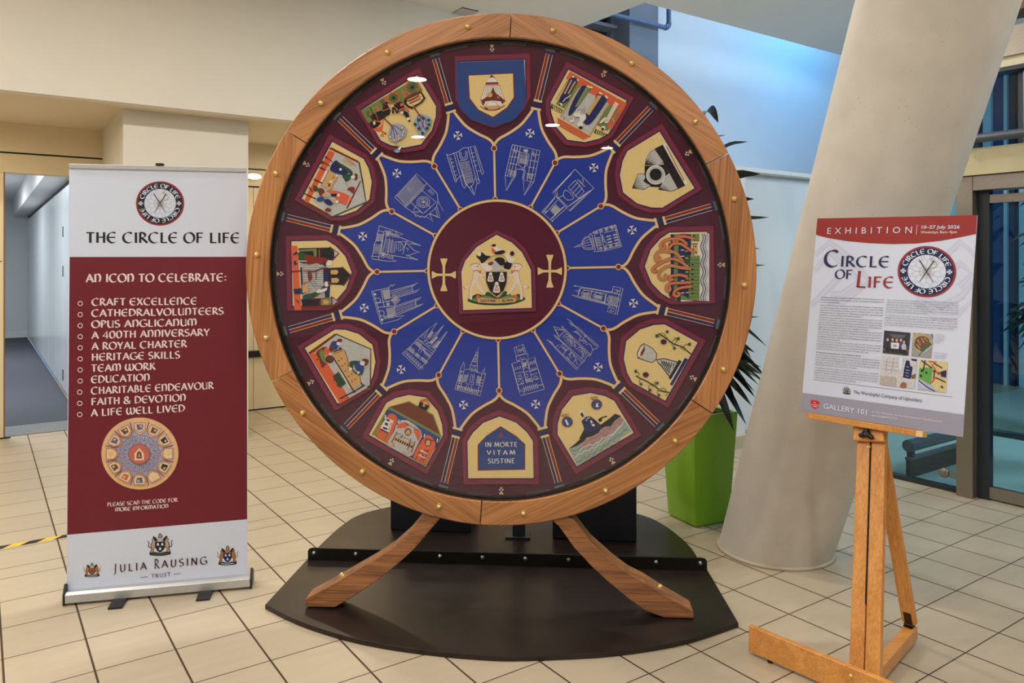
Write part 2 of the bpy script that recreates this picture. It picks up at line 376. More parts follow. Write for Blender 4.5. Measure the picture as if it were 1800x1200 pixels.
# left wall: head over the doorway, panels right of the pillar
m = MB()
m.gbox(-6,5.4,8.372,8.52,2.604,2.95,TAN); m.gbox(-6,5.4,8.385,8.52,2.588,2.604,BLK); m.gbox(-6,5.4,8.372,8.52,2.4155,2.588,TAN)
m.gbox(.955,5.4,8.385,8.52,2.398,2.4155,BLK)
for a, b in ((.955,2.428), (2.433,3.6), (3.605,5.4)): m.gbox(a,b,8.372,8.52,.015,2.398,TAN)
m.gbox(.955,5.4,8.38,8.52,0,.015,BLK)
struct(m, 'wall_left')
m = MB(); m.gbox(-6,-1.72,8.375,8.52,0,2.4155,TAN); struct(m, 'wall_left_end')
m = MB(); m.gbox(.988,2.011,7.085,8.371,0,2.872,PLA); struct(m, 'pillar_left')
m = MB(); m.gbox(-8,5.4,6.815,6.95,2.873,CEIL,PLA); struct(m, 'wall_fascia')
m = MB(); m.gbox(-8,5.4,6.951,8.372,2.873,2.96,SOF); struct(m, 'ceiling_soffit')
m = MB(); m.gbox(5.401,5.5,6.815,8.52,0,4.15,PLA); struct(m, 'wall_return')
m = MB(); m.gbox(-14,12,-16,5.478,CEIL,CEIL+.35,PLA); m.gbox(-14,5.40,5.478,8.6,CEIL,CEIL+.35,PLA); struct(m, 'ceiling')
# lower block and upper blue-lit wall at the right
m = MB(); m.gbox(4.2,5.44,4.3,4.4,.11,2.42,WHT); m.gbox(5.44,9.5,4.42,4.52,.0,2.39,WHT); m.gbox(5.44,9.5,4.3,4.5,2.385,2.42,WHT); m.gbox(4.2,9.5,4.4,6.9,2.40,2.43,WHT); struct(m, 'wall_right_low')
m = MB(); m.gbox(4.2,5.44,4.28,4.36,0,.11,mat('skirting_tile', (196,180,150), .4)); m.gbox(5.44,9.5,4.40,4.42,0,.11,MATS['skirting_tile']); struct(m, 'baseboard_right')
m = MB(); m.gbox(7.0,13,7.0,7.12,2.0,9.0,WHT); struct(m, 'wall_right_high')
m = MB(); m.gbox(6.51,7.0,6.86,7.12,2.0,8.0,GRY); struct(m, 'pillar_upper')
m = MB(); m.gbox(5.501,6.5,7.20,7.3,2.0,8.0,DKG); struct(m, 'wall_upper')
m = MB()
m.gbox(6.44,6.51,7.12,7.2,2.4,8,GRY); m.gbox(5.5,6.44,7.10,7.2,4.62,4.68,GRY); m.gbox(5.5,6.44,7.0,7.2,4.46,4.50,GRY); m.gbox(5.5,5.56,7.12,7.2,2.4,8,GRY)
struct(m, 'window_1')
# hall behind the camera
m = MB(); m.gbox(-14,5.6,-12.2,-12,0,CEIL,WHT); struct(m, 'wall_back')
m = MB(); m.gbox(-10.2,-10,-12,8.4,0,CEIL,PLA); struct(m, 'wall_far_left')
m = MB(); m.gbox(5.5,5.7,-12,-3.2,0,CEIL,WHT); struct(m, 'wall_entrance_side')
# raking concrete pillar
CB, CT, CR, CK = (1.4637, 4.2796), (.2035, -.20), .3017, .023
m = MB(); vs = []; n = 64; hs = [0, .03]+[i*.25 for i in range(1, 18)]
hs = [h for h in hs if h < CEIL]+[CEIL+.02]
for h in hs:
    for k in range(n):
        a = 2*math.pi*k/n; r = CR+CK*h; vs.append((CB[0]+CT[0]*h+r*math.cos(a), CB[1]+CT[1]*h+r*math.sin(a), h))
m.add(vs, [(i*n+k, i*n+(k+1) % n, (i+1)*n+(k+1) % n, (i+1)*n+k) for i in range(len(hs)-1) for k in range(n)], CONC, True)
struct(m, 'pillar_raking')
m = MB(); m.lathe([(CR-.02,0),(CR+.012,0),(CR+.012,.012),(CR+.004,.018),(CR-.02,.02)], Matrix.Translation((CB[0]+.002,CB[1],0)), mat('sealant', (186,178,156), .6), 64); struct(m, 'trim_pillar')
# entrance screen
m = MB(); m.gbox(5.505,5.645,2.480,2.586,0,2.178,STL); struct(m, 'door_frame_post', bevel=.003)
m = MB(); m.gbox(5.505,5.645,-3.2,2.479,2.079,2.178,STL); struct(m, 'door_frame_head', bevel=.003)
m = MB(); m.gbox(5.48,5.64,-3.2,2.95,2.181,2.360,CRE); struct(m, 'trim_entrance_band')
m = MB(); m.gbox(5.5,5.66,-3.2,2.95,2.94,3.13,STL); m.gbox(5.52,5.6,-3.2,2.95,2.872,2.94,mat('pale_strip', (236,228,196), .5)); m.gbox(5.5,5.62,-3.2,2.95,2.845,2.872,DKG); m.gbox(5.48,5.7,-3.2,2.95,3.22,CEIL-.005,mat('brown_fascia', (120,100,78), .6)); struct(m, 'beam_entrance')
m = MB(); m.gbox(5.585,5.593,-3.2,2.95,2.362,2.844,GLS)
for q in (2.62, 2.20, 1.2): m.gbox(5.57,5.62,q,q+.03,2.362,2.844,DKG)
struct(m, 'window_2')
m = MB(); m.gbox(5.585,5.593,2.588,3.42,.03,2.179,GLS); m.gbox(5.56,5.62,2.588,3.42,0.0,.03,DKG); m.gbox(5.57,5.61,3.16,3.20,.03,2.179,DKG); struct(m, 'window_3')
m = MB(); m.gbox(6.9,7.0,-8,2.2,.0,.42,DKG); m.gbox(6.9,7.0,-8,2.2,2.45,2.75,DKG)
for q in (-3,-1.6,-.2,1.2,2.1): m.gbox(6.88,7.02,q,q+.09,.42,6,PIP)
struct(m, 'window_4')
BLU = mat('blue_facade', (24, 78, 142), .35, vary=.15, scale=1.5); PBL = mat('reflected_light_strip', (176, 214, 232), .4)
m = MB(); m.gbox(11.0,11.2,-14,6.2,0,9,BLU)
for q0, q1, c in [(4.70,4.80,PBL),(4.51,4.55,PBL),(4.42,4.45,DKG),(4.30,4.37,PBL),(4.86,4.90,DKG),(5.0,5.12,PBL),(5.3,5.36,DKG)]+[(4.0-i*.55, 4.1-i*.55, (DKG, PBL)[i % 2]) for i in range(24)]: m.gbox(10.94,11.0,q0,q1,0,9,c)  # pale strips paint the light strips reflected in the door glass
struct(m, 'wall_opposite_building')
# ================================================================ the wheel display
WR, WRI, WZ, PSI = 1.165, 1.055, 1.565, 3.6
WX, WY = -.0737, 3.49
def wood_mat(name, c1, c2, rough=.38, coat=.25, sc=1.0, ax=0):
    m = bpy.data.materials.new(name); m.use_nodes = True; nt = m.node_tree; N = nt.nodes; L = nt.links; b = N['Principled BSDF']
    tc = N.new('ShaderNodeTexCoord'); oi = N.new('ShaderNodeObjectInfo'); mp = N.new('ShaderNodeMapping'); v_ = [12*sc, 12*sc, 12*sc]; v_[ax] = .9*sc; mp.inputs['Scale'].default_value = v_
    ad = N.new('ShaderNodeVectorMath'); ad.operation = 'ADD'; cx = N.new('ShaderNodeCombineXYZ')
    mu = N.new('ShaderNodeMath'); mu.operation = 'MULTIPLY'; mu.inputs[1].default_value = 37; L.new(oi.outputs['Random'], mu.inputs[0])
    for i in range(3): L.new(mu.outputs[0], cx.inputs[i])
    L.new(tc.outputs['Object'], mp.inputs['Vector']); L.new(mp.outputs[0], ad.inputs[0]); L.new(cx.outputs[0], ad.inputs[1])
    n1 = N.new('ShaderNodeTexNoise'); n1.inputs['Scale'].default_value = 1.1; n1.inputs['Detail'].default_value = 3; n1.inputs['Distortion'].default_value = .6; L.new(ad.outputs[0], n1.inputs['Vector'])
    mp2 = N.new('ShaderNodeMapping'); v2 = [7, 7, 7]; v2[ax] = 1.2; mp2.inputs['Scale'].default_value = v2; L.new(ad.outputs[0], mp2.inputs['Vector'])
    n2 = N.new('ShaderNodeTexNoise'); n2.inputs['Scale'].default_value = 1.6; n2.inputs['Detail'].default_value = 5; L.new(mp2.outputs[0], n2.inputs['Vector'])
    mm = N.new('ShaderNodeMix'); mm.data_type = 'FLOAT'; mm.inputs['Factor'].default_value = .55; L.new(n1.outputs['Fac'], mm.inputs['A']); L.new(n2.outputs['Fac'], mm.inputs['B'])
    r = N.new('ShaderNodeValToRGB'); r.color_ramp.elements[0].position = .33; r.color_ramp.elements[0].color = (*lin(c1), 1); r.color_ramp.elements[1].position = .62; r.color_ramp.elements[1].color = (*lin(c2), 1)
    L.new(mm.outputs['Result'], r.inputs['Fac']); L.new(r.outputs['Color'], b.inputs['Base Color'])
    b.inputs['Roughness'].default_value = rough; b.inputs['Coat Weight'].default_value = coat; b.inputs['Coat Roughness'].default_value = .2
    bp = N.new('ShaderNodeBump'); bp.inputs['Strength'].default_value = .12; bp.inputs['Distance'].default_value = .002; L.new(n2.outputs['Fac'], bp.inputs['Height']); L.new(bp.outputs['Normal'], b.inputs['Normal'])
    MATS[name] = m; return m
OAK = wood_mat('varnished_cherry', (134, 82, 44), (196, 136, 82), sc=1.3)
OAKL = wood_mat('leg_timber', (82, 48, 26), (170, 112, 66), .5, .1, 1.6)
BRS = mat('polished_brass', (232, 204, 130), .26, .65, vary=.02)
RUB = mat('black_rubber', (16, 14, 16), .7, spec=.2, vary=.04)
F_ = lambda n, c, v=.03, s=120, b=.0: mat(n, c, .92, vary=v, scale=s, bump=b, spec=.15)
MAR = F_('maroon_cloth', (76, 24, 54)); MRB = F_('maroon_border', (124, 42, 70)); STAR = F_('blue_cloth', (34, 60, 160)); ROU = F_('wine_cloth', (86, 18, 48))
GOLD = F_('gold_thread_ground', (228, 203, 142), .10, 260, .0); NAVY = F_('navy_thread', (26, 38, 96)); CORD = F_('cream_cord', (228, 200, 150)); RED = F_('brick_red_thread', (134, 36, 32))
WHI = F_('white_thread', (226, 222, 216)); LGR = F_('silver_grey_thread', (188, 190, 190), .12); CORL = F_('coral_thread', (218, 98, 66)); GRN = F_('green_thread', (112, 136, 78)); DGR = F_('dark_green_thread', (42, 78, 54))
BKT = F_('black_thread', (26, 26, 36)); BRN = F_('brown_thread', (112, 52, 40)); BLT = F_('royal_blue_thread', (38, 70, 138)); LBL = F_('pale_blue_thread', (150, 170, 206)); SEA = F_('sea_thread', (150, 166, 160), .2, 90); PNK = F_('pink_thread', (176, 132, 138), .2, 90); TANT = F_('tan_thread', (206, 164, 108)); SLV = F_('cathedral_thread', (206, 208, 206)); FRG = F_('grey_fringe', (104, 104, 98))
wheel = thing('wheel_display', 'giant round oak-framed glazed case of heraldic embroidery standing on the dark steel base', 'display', (WX, WY, 0), -math.radians(PSI))
RM = Matrix.Rotation(-math.radians(PSI), 3, 'Z'); WO = Vector((WX, WY, 0))
def wplane(y): return pix_plane(WO+RM @ Vector((0, y, WZ)), RM @ Vector((1, 0, 0)), (0, 0, 1), RM @ Vector((0, 1, 0)))
def w3(y): return lambda a, b, l: (a, y-l, WZ+b)
# oak ring: six segments with straight grain, three brass studs each
seg_me = None
for k in range(6):
    if seg_me is None:
        m = MB(); n = 28; gap = .12; A = [math.radians(-30+gap+(60-2*gap)*i/n) for i in range(n+1)]; sec = [(WRI, .0), (WRI, .14), (WR, .14), (WR, .0)]
        b = .005; sec = [(WRI,b),(WRI,.14-b),(WRI+b,.14),(WR-b,.14),(WR,.14-b),(WR,b),(WR-b,0),(WRI+b,0)]
        vs = [(r*math.sin(a), y, r*math.cos(a)) for a in A for r, y in sec]; ns = len(sec)
        m.add(vs, [(i*ns+j, (i+1)*ns+j, (i+1)*ns+(j+1) % ns, i*ns+(j+1) % ns) for i in range(n) for j in range(ns)]+[tuple(range(ns)), tuple(range(n*ns+ns-1, n*ns-1, -1))], OAK)
        s = m.build('ring_segment', wheel); seg_me = s.data
        bm = bmesh.new(); bm.from_mesh(seg_me); bmesh.ops.recalc_face_normals(bm, faces=bm.faces); bm.to_mesh(seg_me); bm.free()
    else: s = ob('ring_segment', seg_me, wheel)
    s.location = (0, 0, WZ); s.rotation_euler = (0, math.radians(-26.5+60*k), 0)
    for t in (-20, 0, 20):
        if k == 0 and t == -20:
            m = MB(); m.lathe([(.0135,0),(.0135,.002),(.0105,.004),(.0115,.008),(.0105,.013),(.0075,.0165),(.003,.018)], Matrix.Identity(4), BRS, 20); stud_o = m.build('stud', s); stud_me = stud_o.data; o = stud_o
        else: o = ob('stud', stud_me, s)
        a = math.radians(t); o.location = (1.111*math.sin(a), 0, 1.111*math.cos(a)); o.rotation_euler = (math.pi/2, 0, 0)
def disc(name, r, y, m, y2=None, n=96, parent=wheel):
    d = MB(); P = [(r*math.sin(2*math.pi*i/n), r*math.cos(2*math.pi*i/n)) for i in range(n)]
    if y2 is None: d.add([(a, y, WZ+b) for a, b in P], [tuple(range(n))], m)
    else: d.prism(P, lambda a, b: (a, y, WZ+b), lambda a, b: (a, y2, WZ+b), m)
    return d.build(name, parent)
YT = .050
def ringpart(name, r0, r1, y0, y1, m, n=128):
    d = MB(); sec = [(r0, y0), (r1, y0), (r1, y1), (r0, y1)]
    vs = [(r*math.sin(2*math.pi*i/n), y, WZ+r*math.cos(2*math.pi*i/n)) for i in range(n) for r, y in sec]
    d.add(vs, [(i*4+j, i*4+(j+1) % 4, ((i+1) % n)*4+(j+1) % 4, ((i+1) % n)*4+j) for i in range(n) for j in range(4)], m); return d.build(name, wheel)
ringpart('rubber_gasket', 1.050, 1.0555, .012, .022, mat('gasket_bead', (60, 40, 34), .4)); ringpart('spacer_ring', 1.0415, 1.0555, .026, .056, RUB)
for i in range(24):   # small metal clips round the spacer
    if i == 0:
        m = MB(); m.box((-.055,-.003,-.004), (.055,.003,.004), mat('dull_clip', (92, 92, 98), .35, .6)); c = m.build('clip', wheel, bevel=.001); clip_me = c.data
    else: c = ob('clip', clip_me, wheel)
    a = 2*math.pi*(i+.3)/24; c.location = (1.0385*math.sin(a), .046, WZ+1.0385*math.cos(a)); c.rotation_euler = (0, a, 0)
disc('back_board', 1.056, .062, mat('back_board', (60, 50, 44), .8), .13)
disc('glass_pane', 1.0555, .022, CLR, .026)
disc('ground_cloth', 1.050, YT, MAR, YT+.006)
# ---- sector pattern; r and t in px of the photograph about the centre, 382 px to the metre
PXM = 382.0
def S(k, r, t, rot=-1.2):
    th = math.radians(30*k+rot); return ((math.sin(th)*r+math.cos(th)*t)/PXM, (math.cos(th)*r-math.sin(th)*t)/PXM)
ident = lambda a, b: (a, b)
ARCH = [(216,0),(221,1.5),(227,6),(232,13),(237,23),(244,35),(254,49),(269,62),(287,75)]
archs = smooth(ARCH, 4)
star = []
for k in range(12):
    star += [S(k, r, -t) for r, t in archs[::-1]]+[S(k, r, t) for r, t in archs[1:]]
m = MB(); m.add([(0, YT-.001, WZ)]+[(a, YT-.001, WZ+b) for a, b in star], [(0, i+1, (i+1) % len(star)+1) for i in range(len(star))], STAR); m.build('star_cloth', wheel)
disc('centre_roundel', 121/PXM, YT-.002, ROU)
KR = F_('knot_red', (136, 34, 30))
for k in range(12):
    for sg in (-1, 1):
        A = Art(ident, w3(YT-.0015), .0004); P = [S(k, r, sg*t) for r, t in archs]
        A.raw(BRN, ribbon(P, 6.0/PXM)); A.raw(CORD, ribbon(P, 4.4/PXM)); A.build('arch_cord', wheel)
    A = Art(ident, w3(YT-.002), .0004); P = [S(k, 121, 0), S(k, 213, 0)]; A.raw(BRN, ribbon(P, 4.6/PXM)); A.raw(CORD, ribbon(P, 3.4/PXM)); rc = A.build('radial_cord', wheel)
    for r, rad in ((213, 5.6), (124, 4.6)):
        A = Art(ident, w3(YT-.004), .0005); c = S(k, r, 0); A.raw(CORD, [circ(*c, rad/PXM, n=16)]); A.raw(KR, [circ(*c, (rad-1.5)/PXM, n=16)]); A.build('knot', rc)
A = Art(ident, w3(YT-.0045), .0004); P = circ(0, 0, 121/PXM, n=96); A.raw(BRN, ribbon(P, 6/PXM, True)); A.raw(CORD, ribbon(P, 4.2/PXM, True)); A.build('ring_cord', wheel)
for k in range(12):   # braid columns, small crosses
    kk = k+.5; A = Art(ident, w3(YT-.0035), .0003)
    def q(m, r0, r1, t0, t1, t2=None, t3=None): A.raw(m, [[S(kk, r0, t0), S(kk, r0, t1), S(kk, r1, t1 if t3 is None else t3), S(kk, r1, t0 if t2 is None else t2)]])
    q(CORD, 303, 390, -6.3, 6.3); q(RED, 303, 390, -5.4, -.6); q(NAVY, 303, 390, .6, 5.4)
    q(NAVY, 290, 305, -5.5, 5.5); q(CORD, 287.5, 291.5, -9, 9); q(CORD, 302, 306, -7.5, 7.5); q(NAVY, 388, 393.5, -7.5, 7.5); q(FRG, 392.5, 397, -9, 9, -8, 8)
    A.build('braid_column', wheel)
    A = Art(ident, w3(YT-.002), .0003)
    for j in range(4):
        a = math.radians(90*j+45*(k % 2)*0+8); ca, sa = math.cos(a), math.sin(a); cc = S(kk, 246, 0)
        A.raw(WHI, [[(cc[0]+(x*ca-y*sa)/PXM, cc[1]+(x*sa+y*ca)/PXM) for x, y in ((-.6,1.2),(-1.1,4.4),(-3.6,6.6),(-3,7.8),(0,6.8),(3,7.8),(3.6,6.6),(1.1,4.4),(.6,1.2))]])
    A.build('small_cross', wheel)
    A = Art(ident, w3(YT-.0015), .0003)
    for r, t in ((384.5,0),(387.5,-2.6),(387.5,2.6)): A.raw(WHI, [circ(*S(k, r, t), 1.5/PXM, n=8)])
    for t in (-2.8, 0, 2.8): A.raw(GOLD, [[S(k, 388.6, t*.15), S(k, 395.5, t-1.25), S(k, 395.5, t+1.25)]])
    A.build('ermine_mark', wheel)
# ---- pointed panels
OUT = [(378,-67.5),(300,-67.5),(278,-55),(260,-33),(247,0),(260,33),(278,55),(300,67.5),(378,67.5)]
NAV = [(368.5,-59.5),(300.5,-59.5),(284,-49),(267,-30),(255.5,0),(267,30),(284,49),(300.5,59.5),(368.5,59.5)]
GLD = [(366,-57.5),(301.5,-57.5),(286,-47.5),(269,-29),(258,0),(269,29),(286,47.5),(301.5,57.5),(366,57.5)]
YP = YT-.012
def crop(ox, oy, s):
    f = wplane(YP); return lambda x, y: f(ox+x/s, oy+y/s)
def panel(k, lab, cr):
    d = MB(); P = [S(k, r, t) for r, t in OUT]; P2 = [S(k, r-(1.5 if r > 370 else -1.5 if r < 290 else 0), t*.975) for r, t in OUT]
    n = len(P); d.add([(a, YT-.0005, WZ+b) for a, b in P]+[(a, YP+.0005, WZ+b) for a, b in P2], [(i, (i+1) % n, n+(i+1) % n, n+i) for i in range(n)]+[tuple(range(n, 2*n))], MRB)
    po = d.build('embroidered_panel', wheel)
    A = Art(crop(*cr), w3(YP)); A.raw(NAVY, [[S(k, r, t) for r, t in NAV]]); A.raw(GOLD, [[S(k, r, t) for r, t in GLD]]); A.po = po; return A
def fin(A): A.build('picture', A.po)
# P0 cradle shield
A = panel(0, 'panel with a cradle in a gold shield', (760, 70, 6)); A.p(BLT, '248,238 968,210 988,640 950,740 860,850 640,918 400,840 300,740 262,655')
A.p(RED, '374,370 858,348 868,610 790,720 640,824 480,742 386,620'); A.p(GOLD, '384,378 850,356 858,605 785,712 640,812 488,735 396,615')
A.p(BRN, '560,470 600,400 626,374 660,396 698,460 768,640 700,735 560,735 505,640'); A.p(WHI, '568,450 598,405 626,392 658,402 690,448'); A.p(NAVY, '566,450 692,446 696,460 560,464'); A.p(CORL, '562,464 697,460 700,474 558,478')
A.p(WHI, '560,482 700,478 760,630 690,610 640,500 600,600 515,660 512,630'); A.hatch(BKT, 3, (570,484), (690,480), (530,600), (745,615), 9); A.p(RED, '512,640 640,560 650,572 530,668'); A.p(RED, '640,540 770,640 768,660 640,560')
A.c(TANT, 606,580,30,26); A.p(WHI, '560,650 640,640 720,650 745,690 700,720 580,720 540,700'); A.p(TANT, '545,700 735,690 690,730 600,735'); A.l(BRN, 7, '505,700 560,735 630,742 700,732 765,690', 4); A.ls(BRN, 4, '630,660 690,590; 660,650 700,700; 590,660 560,700'); A.c(BKT, 626,384,10,14); fin(A)
# P1 great bed
A = panel(1, 'panel of a curtained bed scene', (940, 80, 5.4545))
A.p(CORL, '338,248 884,556 836,640 298,318'); A.p(GRN, '360,330 436,392 282,606 200,560'); A.p(LGR, '432,402 704,552 532,858 246,692'); A.p(CORL, '218,690 540,872 466,906 222,770'); A.hatch(BRN, 3, (218,696), (222,765), (538,874), (470,902), 4); A.hatch(TANT, 3, (225,700), (530,875), (232,770), (470,900), 16)
A.p(GRN, '716,566 806,622 700,820 588,758'); A.p(CORL, '806,600 834,640 740,800 692,772'); A.p(DGR, '160,556 272,618 250,656 152,600'); A.hatch(GOLD, 8, (165,565), (262,622), (180,612), (250,652), 5); A.p(DGR, '582,798 694,852 676,876 566,838'); A.hatch(GOLD, 8, (590,805), (685,855), (580,838), (668,872), 5)
A.ls(BRN, 10, '360,262 204,520; 456,330 246,690; 744,500 530,862; 852,552 716,808'); A.ls(TANT, 6, '360,262 204,520; 456,330 246,690; 744,500 530,862; 852,552 716,808')
A.sp(NAVY, '345,312 412,335 330,480 300,520 262,555 234,520 290,410'); A.ls(TANT, 14, '354,330 285,465; 390,345 320,465'); A.sp(NAVY, '268,470 310,480 330,520 260,560 236,520'); A.p(WHI, '362,290 378,296 372,312 356,306'); A.p(WHI, '405,322 428,330 420,342 402,336'); A.c(WHI, 250,566,15); A.c(BKT, 240,572,9); A.ls(WHI, 8, '300,510 345,475; 270,540 300,505')
A.sp(NAVY, '458,388 494,398 440,500 412,585 340,672 324,640 372,520 430,420'); A.p(GRN, '492,396 534,416 426,574 384,592'); A.hatch(BKT, 8, (486,402), (384,580), (500,406), (398,588), 11); A.hatch(WHI, 5, (490,404), (388,586), (500,408), (398,592), 11); A.p(WHI, '498,384 556,398 550,414 505,402')
A.sp(NAVY, '592,478 628,476 692,512 640,610 548,736 500,760 470,735 484,668 560,560'); A.p(TANT, '604,478 642,484 520,672 496,650'); A.p(WHI, '618,444 652,462 640,472 616,462'); A.p(WHI, '676,474 706,500 690,514 672,492')
A.c(WHI, 355,712,24,28); A.c(TANT, 350,702,20,14); A.c(WHI, 430,676,26,20); A.c(WHI, 436,760,26,34); A.c(BKT, 440,788,20,14); A.sp(WHI, '370,660 430,620 440,640 400,690'); A.sp(WHI, '430,700 480,660 490,700 450,740'); A.ls(BKT, 4, '440,640 490,590 470,650; 400,650 440,610; 380,690 430,690'); A.l(BKT, 4, '272,712 284,680 290,710')
A.p(WHI, '770,540 806,560 700,750 664,740'); A.ls(TANT, 6, '780,545 680,740; 798,556 694,748'); A.c(WHI, 656,792,20); A.c(BKT, 650,802,13); A.sp(WHI, '620,740 670,690 680,705 640,745'); A.ls(BKT, 4, '694,716 704,724; 740,730 770,735'); A.l(GRN, 10, '805,640 750,720'); A.l(WHI, 6, '745,700 760,740'); fin(A)
# P2 pack, ring and tassels
A = panel(2, 'panel with a silver ring and three tassels', (1060, 200, 5.4545)); A.p(WHI, '586,276 606,290 812,664 786,692 576,300'); A.p(TANT, '602,312 618,316 780,630 770,650'); A.l(BRN, 4, '600,300 780,640'); A.p(BKT, '498,332 572,296 788,688 722,720'); A.l(BRN, 5, '498,332 722,720')
A.p(BKT, '398,498 520,498 586,484 628,566 590,620 540,704 460,700 382,640 400,560')
for t in ('446,368 496,336 584,462 530,500 400,490 412,430', '592,594 636,562 722,718 652,746 528,726 548,690', '330,574 396,570 408,610 380,655 458,686 394,726 278,714 300,660'):
    A.p(BKT, t); P = pts(t); cx = sum(p[0] for p in P)/len(P); cy = sum(p[1] for p in P)/len(P); A.p(LGR, [(cx+(x-cx)*.94, cy+(y-cy)*.94) for x, y in P])
A.hatch(BKT, 4, (412,430), (500,490), (405,486), (420,488), 6); A.hatch(BKT, 4, (450,380), (520,490), (404,488), (408,490), 5); A.hatch(BKT, 4, (560,660), (650,740), (532,722), (540,726), 6); A.hatch(BKT, 4, (330,590), (390,715), (284,708), (290,714), 6); A.p(LGR, '452,380 494,346 574,462 540,490 470,400'); A.p(LGR, '606,594 636,572 712,712 660,730')
A.c(WHI, 504,586,92,92,28); A.c(LGR, 504,586,84,84,28); A.c(BKT, 504,582,58,58,24); fin(A)
# P3 city on fire
A = panel(3, 'panel of a burning riverside town', (1080, 370, 6)); A.p(WHI, '905,242 1000,242 1000,954 895,950'); A.p(NAVY, '592,250 810,246 800,700 830,955 640,955 570,890 595,830'); A.p(GRN, '630,250 680,250 660,950 625,950'); A.p(MRB, '700,244 760,246 750,300 700,290'); A.p(GRN, '820,246 896,246 896,325 826,325'); A.p(WHI, '826,330 905,330 905,470 826,470'); A.p(TANT, '836,346 880,346 878,466 838,464'); A.p(GRN, '800,478 902,476 895,946 790,950 780,800'); A.p(DGR, '742,470 802,478 790,700 760,790 740,700'); A.p(GRN, '700,880 830,955 700,958')
A.hatch(DGR, 5, (800,500), (790,930), (898,500), (895,930), 12); A.hatch(BKT, 14, (812,545), (810,900), (836,545), (834,900), 7); A.ls(BKT, 16, '826,264 846,264; 826,296 846,296; 850,378 862,378; 852,440 866,440'); A.p(BRN, '570,345 592,340 592,420 560,430'); A.p(MRB, '575,890 640,900 640,950 590,940'); A.p(WHI, '700,940 830,955 700,958'); A.hatch(WHI, 9, (700,320), (700,900), (736,320), (736,900), 9); A.hatch(TANT, 12, (745,320), (755,900), (775,320), (785,900), 8); A.ls(BKT, 6, '830,345 836,470; 760,430 830,470; 760,460 830,400; 800,350 880,345')
for x, c_ in ((922,BLT),(948,NAVY),(972,LBL)): A.l(c_, 9, [(x+13*math.sin(i*.62), 245+i*17.7) for i in range(41)])
A.hatch(LGR, 4, (930,250), (925,945), (990,250), (985,945), 18)
for i, t in enumerate(('840,300 770,278 690,272 640,286 620,318 650,330 668,312', '760,350 690,300 590,300 510,330 486,380 515,402 532,375 515,362', '830,440 760,390 700,352 620,350 575,400 590,440 612,420', '720,540 650,450 560,430 470,430 430,480 440,525 478,520 476,492 456,490', '790,610 700,540 610,510 530,530 440,580 400,620 425,645 448,622', '800,612 690,600 590,580 510,610 470,660 480,715 530,722 548,690 520,672', '770,700 700,680 630,684 582,700 590,736 616,716', '800,755 720,762 620,765 552,790 548,830 580,845 588,815', '810,800 720,810 650,835 622,880 655,905 684,880 660,862')):
    A.l(BRN, 34, t, 4); A.l(TANT if i in (3, 5) else CORL, 27, t, 4); A.l(TANT if i not in (3, 5) else CORL, 11, t, 4); A.l(BRN, 3, t, 4)
fin(A)
# P4 chalice and vines
A = panel(4, 'panel of a chalice between vines', (1060, 540, 6)); A.p(BKT, '432,376 525,428 570,490 565,552 520,586 458,570 364,538 356,480 396,400'); A.p(LGR, '434,384 520,434 562,492 556,548 518,578 460,562 372,530 364,482 402,408'); A.p(WHI, '372,478 404,410 420,420 384,520 366,520'); A.p(RED, '436,412 440,448 418,500 398,512 396,476'); A.l(BKT, 4, '434,384 440,450 372,532')
A.p(BKT, '560,548 640,535 786,572 775,640 710,736 686,720 612,622 580,590'); A.p(LGR, '570,556 638,545 776,580 766,638 708,722 694,712 620,616 590,585'); A.hatch(DGR, 11, (600,556), (760,590), (620,590), (755,625), 6); A.hatch(DGR, 11, (600,590), (700,700), (640,570), (720,610), 6); A.ls(BKT, 4, '620,600 760,640; 640,630 720,700')
A.p(BKT, '800,552 832,570 716,762 690,744'); A.p(WHI, '832,566 842,572 726,766 716,760'); A.p(NAVY, '862,530 896,548 728,828 702,808'); A.p(WHI, '852,536 862,530 706,808 698,802')
for t in ('585,276 640,310 690,345 740,384 800,404 850,424 900,470 928,492', '345,720 390,748 440,768 495,800 540,822 590,868 640,886 700,896'): A.l(BRN, 13, t, 3); A.l(BKT, 8, t, 3)
for t in ('600,320 590,290 620,270 650,290 690,340', '690,345 700,370 740,350 760,320 790,330', '740,384 780,360 760,330', '800,404 840,440 880,450 850,410 880,390 920,395', '720,390 750,420 740,430', '360,740 380,700 360,680', '400,750 380,780 400,800', '495,800 520,830 560,820 540,790 560,790', '500,800 480,840 490,870', '590,868 640,850 680,900 660,930', '600,870 570,890 585,920'): A.l(GRN, 8, t, 4)
for x, y, r in ((568,300,26),(676,256,24),(792,330,24),(910,388,24),(752,430,22),(345,672,24),(400,808,22),(494,872,26),(572,796,22),(588,926,22)):
    A.p(DGR, [(x+r*(1 if i % 2 else .5)*math.cos(i*math.pi/5+r), y+r*(1 if i % 2 else .5)*math.sin(i*math.pi/5+r)) for i in range(10)])
for x, y in ((638,362),(450,708)): A.c(F_('plum_thread', (58,32,66)), x, y, 32, 27)
fin(A)
